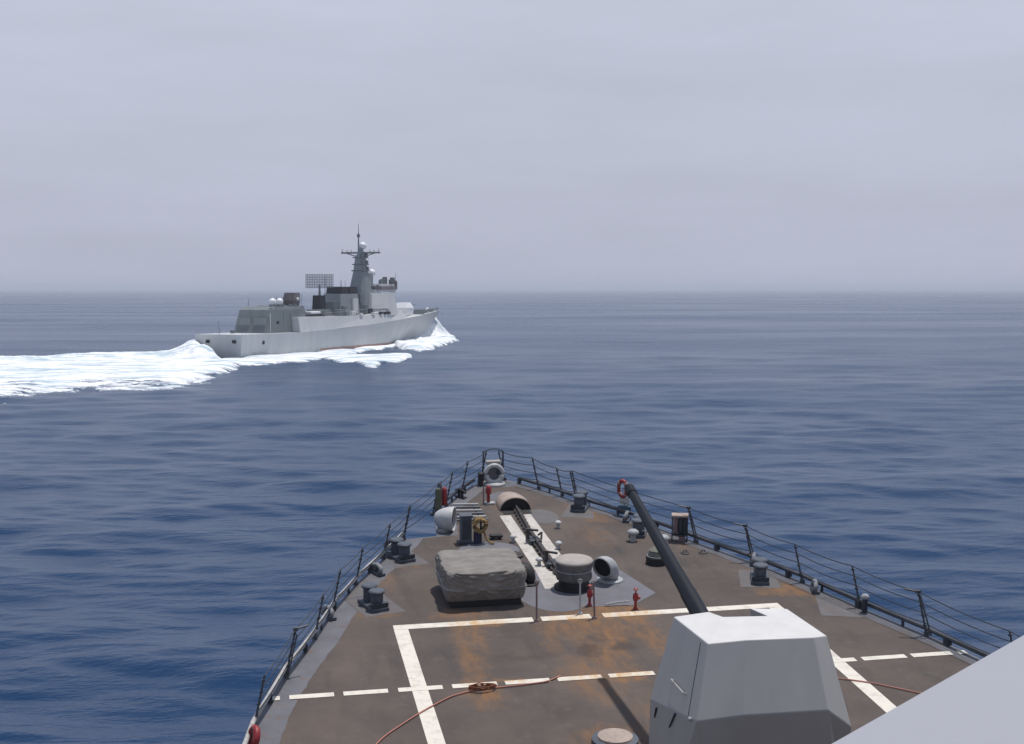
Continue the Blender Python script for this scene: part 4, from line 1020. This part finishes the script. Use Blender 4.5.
for (x, y, z, sx, sy, sz, mm, nm) in ((56.5, -4.6, 10.6, 3.0, 1.6, 1.8, 'd_dark', 'deck_locker'), (60, -4.9, 10.4, 2.2, 1.4, 1.6, 'd_mid', 'deck_locker'), (73.4, -4.4, 11.2, 1.6, 1.4, 3.0, 'd_dark', 'deck_locker'), (47, -4.8, 10.5, 1.2, 1.2, 1.4, 'd_dark', 'deck_locker'),
        (75.5, -5.2, 10.6, 1.8, 1.0, 1.9, 'd_black', 'deck_locker'), (64.5, -4.7, 10.3, 2.6, 1.2, 1.2, 'd_light', 'deck_locker'), (58.5, -1.0, 12.6, 2.2, 3.0, 2.6, 'd_dark', 'intake_house'), (74.4, -1.5, 14.5, 1.6, 2.4, 3.0, 'd_dark', 'intake_house'), (96.4, -3.2, 18.6, 1.0, 1.6, 2.8, 'd_brown', 'director'),
        (84.0, -3.4, 17.6, 1.2, 1.0, 2.2, 'd_dark', 'director'), (92.0, -4.6, 20.4, 1.2, 1.2, 1.3, 'd_dark', 'director')):
    bm = BM(); box(bm, (x, y, z), (sx, sy, sz), bev=.12); mk(nm, bm, M[mm], dest)
for (x, y, z0_, z1_) in ((48, 3, 10, 16), (61, 2.4, 16, 21.5), (73.2, 2.2, 15, 20), (90, 3, 19, 24), (95, -4.2, 19, 22.5), (34, 3, 12.5, 15.5), (21, 4, 12, 15), (105, 2, 9, 12)):
    bm = BM(); cyl(bm, (x, y, z0_), (x+.2, y, z1_), .09, .05, 5); mk('aerial', bm, M['d_dark'], dest)
bm = BM()
for s_ in (-1, 1):
    tube(bm, [(x, s_*6.85, ST(x)[2]+4.7+(0 if x < 70 else (x-70)*.06)) for x in np.arange(30, 84, 3)], .05, 4)
    for x in np.arange(30, 84, 1.5): cyl(bm, (x, s_*6.85, 9.6 if x < 72 else 10.0), (x, s_*6.85, 10.8 if x < 72 else 11.4), .05, seg=4)
mk('midship_railing', bm, M['d_mid'], dest)
# foredeck gun, second mount, breakwater
gr = dloft('gun_turret', [dring(107.5, 112.5, -2.2, 2.2, 9.2), dring(107.2, 112.8, -2.3, 2.3, 11.3), dring(108.2, 111.6, -1.6, 1.6, 13.0)], M['d_white'])
bm = BM(); cyl(bm, (112, 0, 11.6), (119, 0, 12.3), .16, .1, 8); mk('barrel', bm, M['d_dark'], gr)
dloft('gun_mount', [dring(103.6, 106.4, -1.3, 1.3, 8.4), dring(103.9, 106.1, -1.1, 1.1, 10.6)], M['d_white'])
dloft('breakwater', [dring(116, 118, -3.9, 3.9, 8.6), dring(116.6, 117.2, -3.6, 3.6, 10.3)], M['d_dark'])
bm = BM(); 
for x in np.arange(114, 138, 2.4):
    w = ST(x)[1]-.1; z = ST(x)[2]
    for s_ in (-1, 1): cyl(bm, (x, s_*w, z), (x, s_*w, z+1.0), .09, seg=4)
for s_ in (-1, 1):
    xs2 = list(np.arange(114, 138.1, 2.0))
    tube(bm, [(x, s_*(ST(x)[1]-.1), ST(x)[2]+1.0) for x in xs2], .07, 4); tube(bm, [(x, s_*(ST(x)[1]-.1), ST(x)[2]+.5) for x in xs2], .06, 4)
mk('bow_railing', bm, M['d_dark'], dest)
bm = BM(); box(bm, (123, 0, 9.9), (5, 3.0, 1.1)); box(bm, (131, 0, 10.2), (3, 1.2, .8)); mk('windlass', bm, M['d_dark'], dest)
bm = BM()
for x in np.arange(.4, 12, 1.6):
    for s_ in (-1, 1): cyl(bm, (x, s_*6.9, 5.8), (x, s_*6.9, 6.8), .05, seg=4)
mk('stern_railing', bm, M['d_mid'], dest)
for y in (-4.6, 3.2):
    bm = BM(); box(bm, (0.25, y, 4.1), (.6, 1.0, .8)); mk('stern_port', bm, M['d_black'], dest)
bm = BM(); box(bm, (10, -7.05, 3.6), (.9, .5, .9)); mk('hull_port', bm, M['d_black'], dest)
bm = BM(); 
for i in range(len(xs)-1):
    if 40 <= xs[i] < 95:
        wa, wb2 = ST(xs[i])[0]+.12, ST(xs[i+1])[0]+.12
        bm.faces.new([bm.verts.new(p) for p in ((xs[i], -wa-.02, .2), (xs[i+1], -wb2-.02, .2), (xs[i+1], -wb2-.04, .85), (xs[i], -wa-.04, .85))])
o = mk('boot_stripe', bm, M['d_red'], dest); sm = o.modifiers.new('s', 'SOLIDIFY'); sm.thickness = .05
bm = BM(); box(bm, (8.4, 1.0, 6.35), (.9, .9, .8)); mk('deck_box', bm, M['d_dark'], dest)
bm = BM(); cyl(bm, (0.6, 0, 5.9), (0.3, 0, 9.4), .07, .05, 6); mk('ensign_staff', bm, M['d_dark'], dest)

# ------------------------------------------------------------------ wake and bow wave foam
def vnoise(x, y, seed, octs=5, base=1.0, gain=0.55):
    out = np.zeros_like(x); amp = 1; tot = 0; f = base
    r = np.random.RandomState(seed); G_ = r.rand(256, 256)
    for o_ in range(octs):
        xf = x*f + 17.3*o_ + seed; yf = y*f + 31.7*o_
        xi = np.floor(xf).astype(int); yi = np.floor(yf).astype(int); u = xf-xi; v = yf-yi
        u = u*u*(3-2*u); v = v*v*(3-2*v)
        g = lambda a, b: G_[a % 256, b % 256]
        out += amp*((g(xi, yi)*(1-u)+g(xi+1, yi)*u)*(1-v)+(g(xi, yi+1)*(1-u)+g(xi+1, yi+1)*u)*v)
        tot += amp; amp *= gain; f *= 2.03
    return out/tot
def foam_material():
    m = bpy.data.materials.new('sea_foam'); m.use_nodes = True; N = m.node_tree.nodes; L = m.node_tree.links
    b = N['Principled BSDF']; b.inputs['Roughness'].default_value = .8
    tc = N.new('ShaderNodeTexCoord'); mp = N.new('ShaderNodeMapping'); mp.inputs['Rotation'].default_value = (0, 0, R(-32)+PI/2); mp.inputs['Scale'].default_value = (.16, .55, .5)
    L.new(tc.outputs['Object'], mp.inputs[0])
    n = N.new('ShaderNodeTexNoise'); n.inputs['Scale'].default_value = .55; n.inputs['Detail'].default_value = 7; n.inputs['Roughness'].default_value = .68; L.new(mp.outputs[0], n.inputs[0])
    r = N.new('ShaderNodeValToRGB'); r.color_ramp.elements[0].position = .40; r.color_ramp.elements[0].color = (.36, .46, .52, 1); r.color_ramp.elements[1].position = .54; r.color_ramp.elements[1].color = (.80, .81, .82, 1)
    L.new(n.outputs[0], r.inputs[0])
    at = N.new('ShaderNodeAttribute'); at.attribute_name = 'foam'
    n2 = N.new('ShaderNodeTexNoise'); n2.inputs['Scale'].default_value = 1.1; n2.inputs['Detail'].default_value = 8; n2.inputs['Roughness'].default_value = .75; L.new(mp.outputs[0], n2.inputs[0])
    ad = N.new('ShaderNodeMath'); ad.operation = 'MULTIPLY_ADD'; ad.inputs[1].default_value = 2.2; L.new(n2.outputs[0], ad.inputs[0]); L.new(at.outputs['Fac'], ad.inputs[2])
    mr = N.new('ShaderNodeMapRange'); mr.interpolation_type = 'SMOOTHSTEP'; mr.inputs[1].default_value = 0.98; mr.inputs[2].default_value = 1.34; L.new(ad.outputs[0], mr.inputs[0])
    mx = N.new('ShaderNodeMixRGB'); mx.inputs[1].default_value = (.012, .045, .10, 1); L.new(mr.outputs[0], mx.inputs[0]); L.new(r.outputs[0], mx.inputs[2]); L.new(mx.outputs[0], b.inputs['Base Color'])
    rr_ = N.new('ShaderNodeMapRange'); rr_.inputs[3].default_value = .28; rr_.inputs[4].default_value = .85; L.new(mr.outputs[0], rr_.inputs[0]); L.new(rr_.outputs[0], b.inputs['Roughness'])
    b.inputs['Subsurface Weight'].default_value = 0
    return m
M['foam'] = foam_material()
dvec = np.array([math.sin(HD), math.cos(HD)]); rvec = np.array([dvec[1], -dvec[0]]); C0 = np.array([-15.87, 362.86])
def seacell(x, y): return np.full_like(x, 3.0)
def wake_sheet(name, us, lo, hi, hfun, seed, label, thr=0.42, nu=420, nv=120):
    """lo/hi: polylines in world coords (same length) bounding the foam; a heightfield with ragged rim"""
    lo = np.array(lo, float); hi = np.array(hi, float); us = np.array(us, float)
    U, V = np.meshgrid(np.linspace(us[0], us[-1], nu), np.linspace(-.12, 1.12, nv), indexing='ij')
    lx = np.interp(U, us, lo[:, 0]); ly = np.interp(U, us, lo[:, 1]); hx = np.interp(U, us, hi[:, 0]); hy = np.interp(U, us, hi[:, 1])
    X_ = lx+(hx-lx)*V; Y_ = ly+(hy-ly)*V
    uu = (U-us[0])/(us[-1]-us[0])
    rim = np.minimum(np.minimum(V, 1-V)*4.0, np.minimum(uu, 1-uu)*14)
    nz = vnoise(X_, Y_, seed, 5, .10); n2 = vnoise(X_, Y_, seed+5, 4, .45)
    mask = rim + (nz-.5)*1.3 + (n2-.5)*.7
    h = hfun(uu, V)*np.clip(rim*1.4, 0, 1)**.7
    Z_ = sea_h(X_, Y_, seacell(X_, Y_)) + .12 + h*(.55+.9*nz) + (n2-.5)*.5*np.clip(h, .25, 1.5)
    Z_ = Z_ - np.clip((.05-mask)/.5, 0, 2)*1.2
    keep = (mask[:-1, :-1] > -.75) | (mask[1:, 1:] > -.75)
    o = quick_grid(name, X_, Y_, Z_, M['foam'], keep=keep, attr=mask); tag(o, label, 'wake', kind='stuff'); return o
wake_lo = [(-75, 188), (-48, 238), (-40.6, 252), (-36, 259), (-31, 254), (-26, 255), (-21, 261), (-16, 280), (-12.5, 298), (-9.5, 330)]
wake_hi = [(-125, 350), (-72, 372), (-58, 376), (-47, 388), (-42, 394), (-36, 394), (-31, 396), (-26.5, 392), (-23.5, 384), (-19.5, 366)]
def hw(u, v): return .5 + 3.0*np.exp(-((u-.86)/.13)**2)*np.exp(-((v-.72)/.28)**2) + .8*np.exp(-((v-.85)/.12)**2) + .5*np.exp(-((v-.1)/.12)**2)
wake_sheet('wake_foam', range(len(wake_lo)), wake_lo, wake_hi, hw, 3, 'broad churned white wake spreading left from the destroyer stern')
def loc(s, c): p = C0+dvec*s+rvec*c; return (p[0], p[1])
side_lo = [(-24, 318), (-13.4, 316.6), (-10.2, 324.2), (-5.2, 327.6), (1.2, 330.7), (6.9, 343.6), (13.4, 360.1), (21.7, 384.2), (30.0, 404.6), loc(96, 9), loc(112, 8)]
side_hi = [loc(-9, 7), loc(-1, 5.5), loc(8, 6.4), loc(18, 6.8), loc(28, 7), loc(38, 7), loc(50, 7.2), loc(66, 7), loc(84, 6.6), loc(98, 4.5), loc(112, 1.5)]
wake_sheet('hull_foam', range(11), side_lo, side_hi, lambda u, v: .25+.35*np.exp(-((u-.95)/.08)**2)+.25*np.exp(-((v-.2)/.2)**2), 8, 'white foam running along the destroyer waterline', nu=360, nv=40)
cr_lo = [(4, 354), (9.8, 351.0), (14.2, 332.8), (19.0, 312.6), (26.6, 333.3), (32.3, 352.3)]
cr_hi = [(9, 372), (13.1, 377.9), (18.2, 374.0), (23.1, 371.3), (29.1, 373.2), (34.2, 370)]
wake_sheet('wave_crest', range(6), cr_lo, cr_hi, lambda u, v: .5+0*v, 15, 'separate white breaking crest off the destroyer starboard side', nu=160, nv=50)
arm_lo = [(34.7, 414.9), (36.3, 397.4), (38.9, 390.4), (44.9, 405.9), (52.7, 434.3), (60.7, 462.5)]
arm_hi = [(36.2, 441.4), (40.8, 448.8), (47.8, 469.5), (54.1, 487.6), (59.6, 496.8), (62.8, 491.0)]
wake_sheet('bow_foam', range(6), arm_lo, arm_hi, lambda u, v: .7+.8*np.exp(-((v-.4)/.3)**2), 23, 'white foam fanning out beside the destroyer bow on its starboard side', nu=220, nv=50)
# bow wave: a spray mound ahead and to port of the stem, plus a low starboard apron
S_, C_ = np.meshgrid(np.linspace(92, 160, 220), np.linspace(-18, 24, 150), indexing='ij')
prof = np.interp(S_, [92, 110, 122, 132, 136, 138.5, 141, 145, 150, 155, 160], [0, .3, 3.0, 7.4, 9.4, 9.6, 7.6, 4.4, 2.0, .5, 0])
far_cut = np.where(S_+1.77*np.maximum(C_, 0) > 155, 1.0, 0.0)
apr_cut = np.clip((150-(S_+1.77*C_))/10, 0, 1)
n1 = vnoise(S_, C_, 31, 5, .22); n2 = vnoise(S_, C_, 37, 4, .7)
ridge = np.exp(-((C_+3.2)/3.6)**2)
apron = np.interp(S_, [92, 104, 114, 124, 140, 152], [.15, .6, 1.3, 1.7, 1.2, 0])*np.exp(-((C_-7.0)/7.5)**2)*apr_cut
H_ = prof*ridge*(.80+.45*n1) + apron*(.5+n1) + (n2-.5)*.9*np.clip(prof*ridge*.5+apron, 0, 1.2)
msk = (prof*ridge*.5 + apron*.9) + (n1-.5)*.9 + (n2-.5)*.5 - far_cut
Xb = C0[0]+dvec[0]*S_+rvec[0]*C_; Yb = C0[1]+dvec[1]*S_+rvec[1]*C_
Zb = sea_h(Xb, Yb, np.full_like(Xb, 4.0)) + H_
Zb = Zb + .1 - np.clip((.25-msk)/.4, 0, 2)*1.2
keep = (msk[:-1, :-1] > -.3) | (msk[1:, 1:] > -.3)
o = quick_grid('bow_wave', Xb, Yb, Zb, M['foam'], keep=keep, attr=msk*1.2-.15); tag(o, 'tall peak of white spray thrown up at the destroyer bow', 'bow wave', kind='stuff')

# ------------------------------------------------------------------ haze
hm = bpy.data.materials.new('sea_haze'); hm.use_nodes = True; N = hm.node_tree.nodes; L = hm.node_tree.links
N.clear(); ho = N.new('ShaderNodeOutputMaterial'); pv = N.new('ShaderNodeVolumePrincipled')
pv.inputs['Color'].default_value = (0.81, 0.87, 1.0, 1); pv.inputs['Density'].default_value = 0.00018; pv.inputs['Anisotropy'].default_value = 0.0
L.new(pv.outputs[0], ho.inputs['Volume'])
bm = BM(); box(bm, (0, 0, 19), (66000, 66000, 44)); hz = mk('haze', bm, hm); tag(hz, kind='stuff')
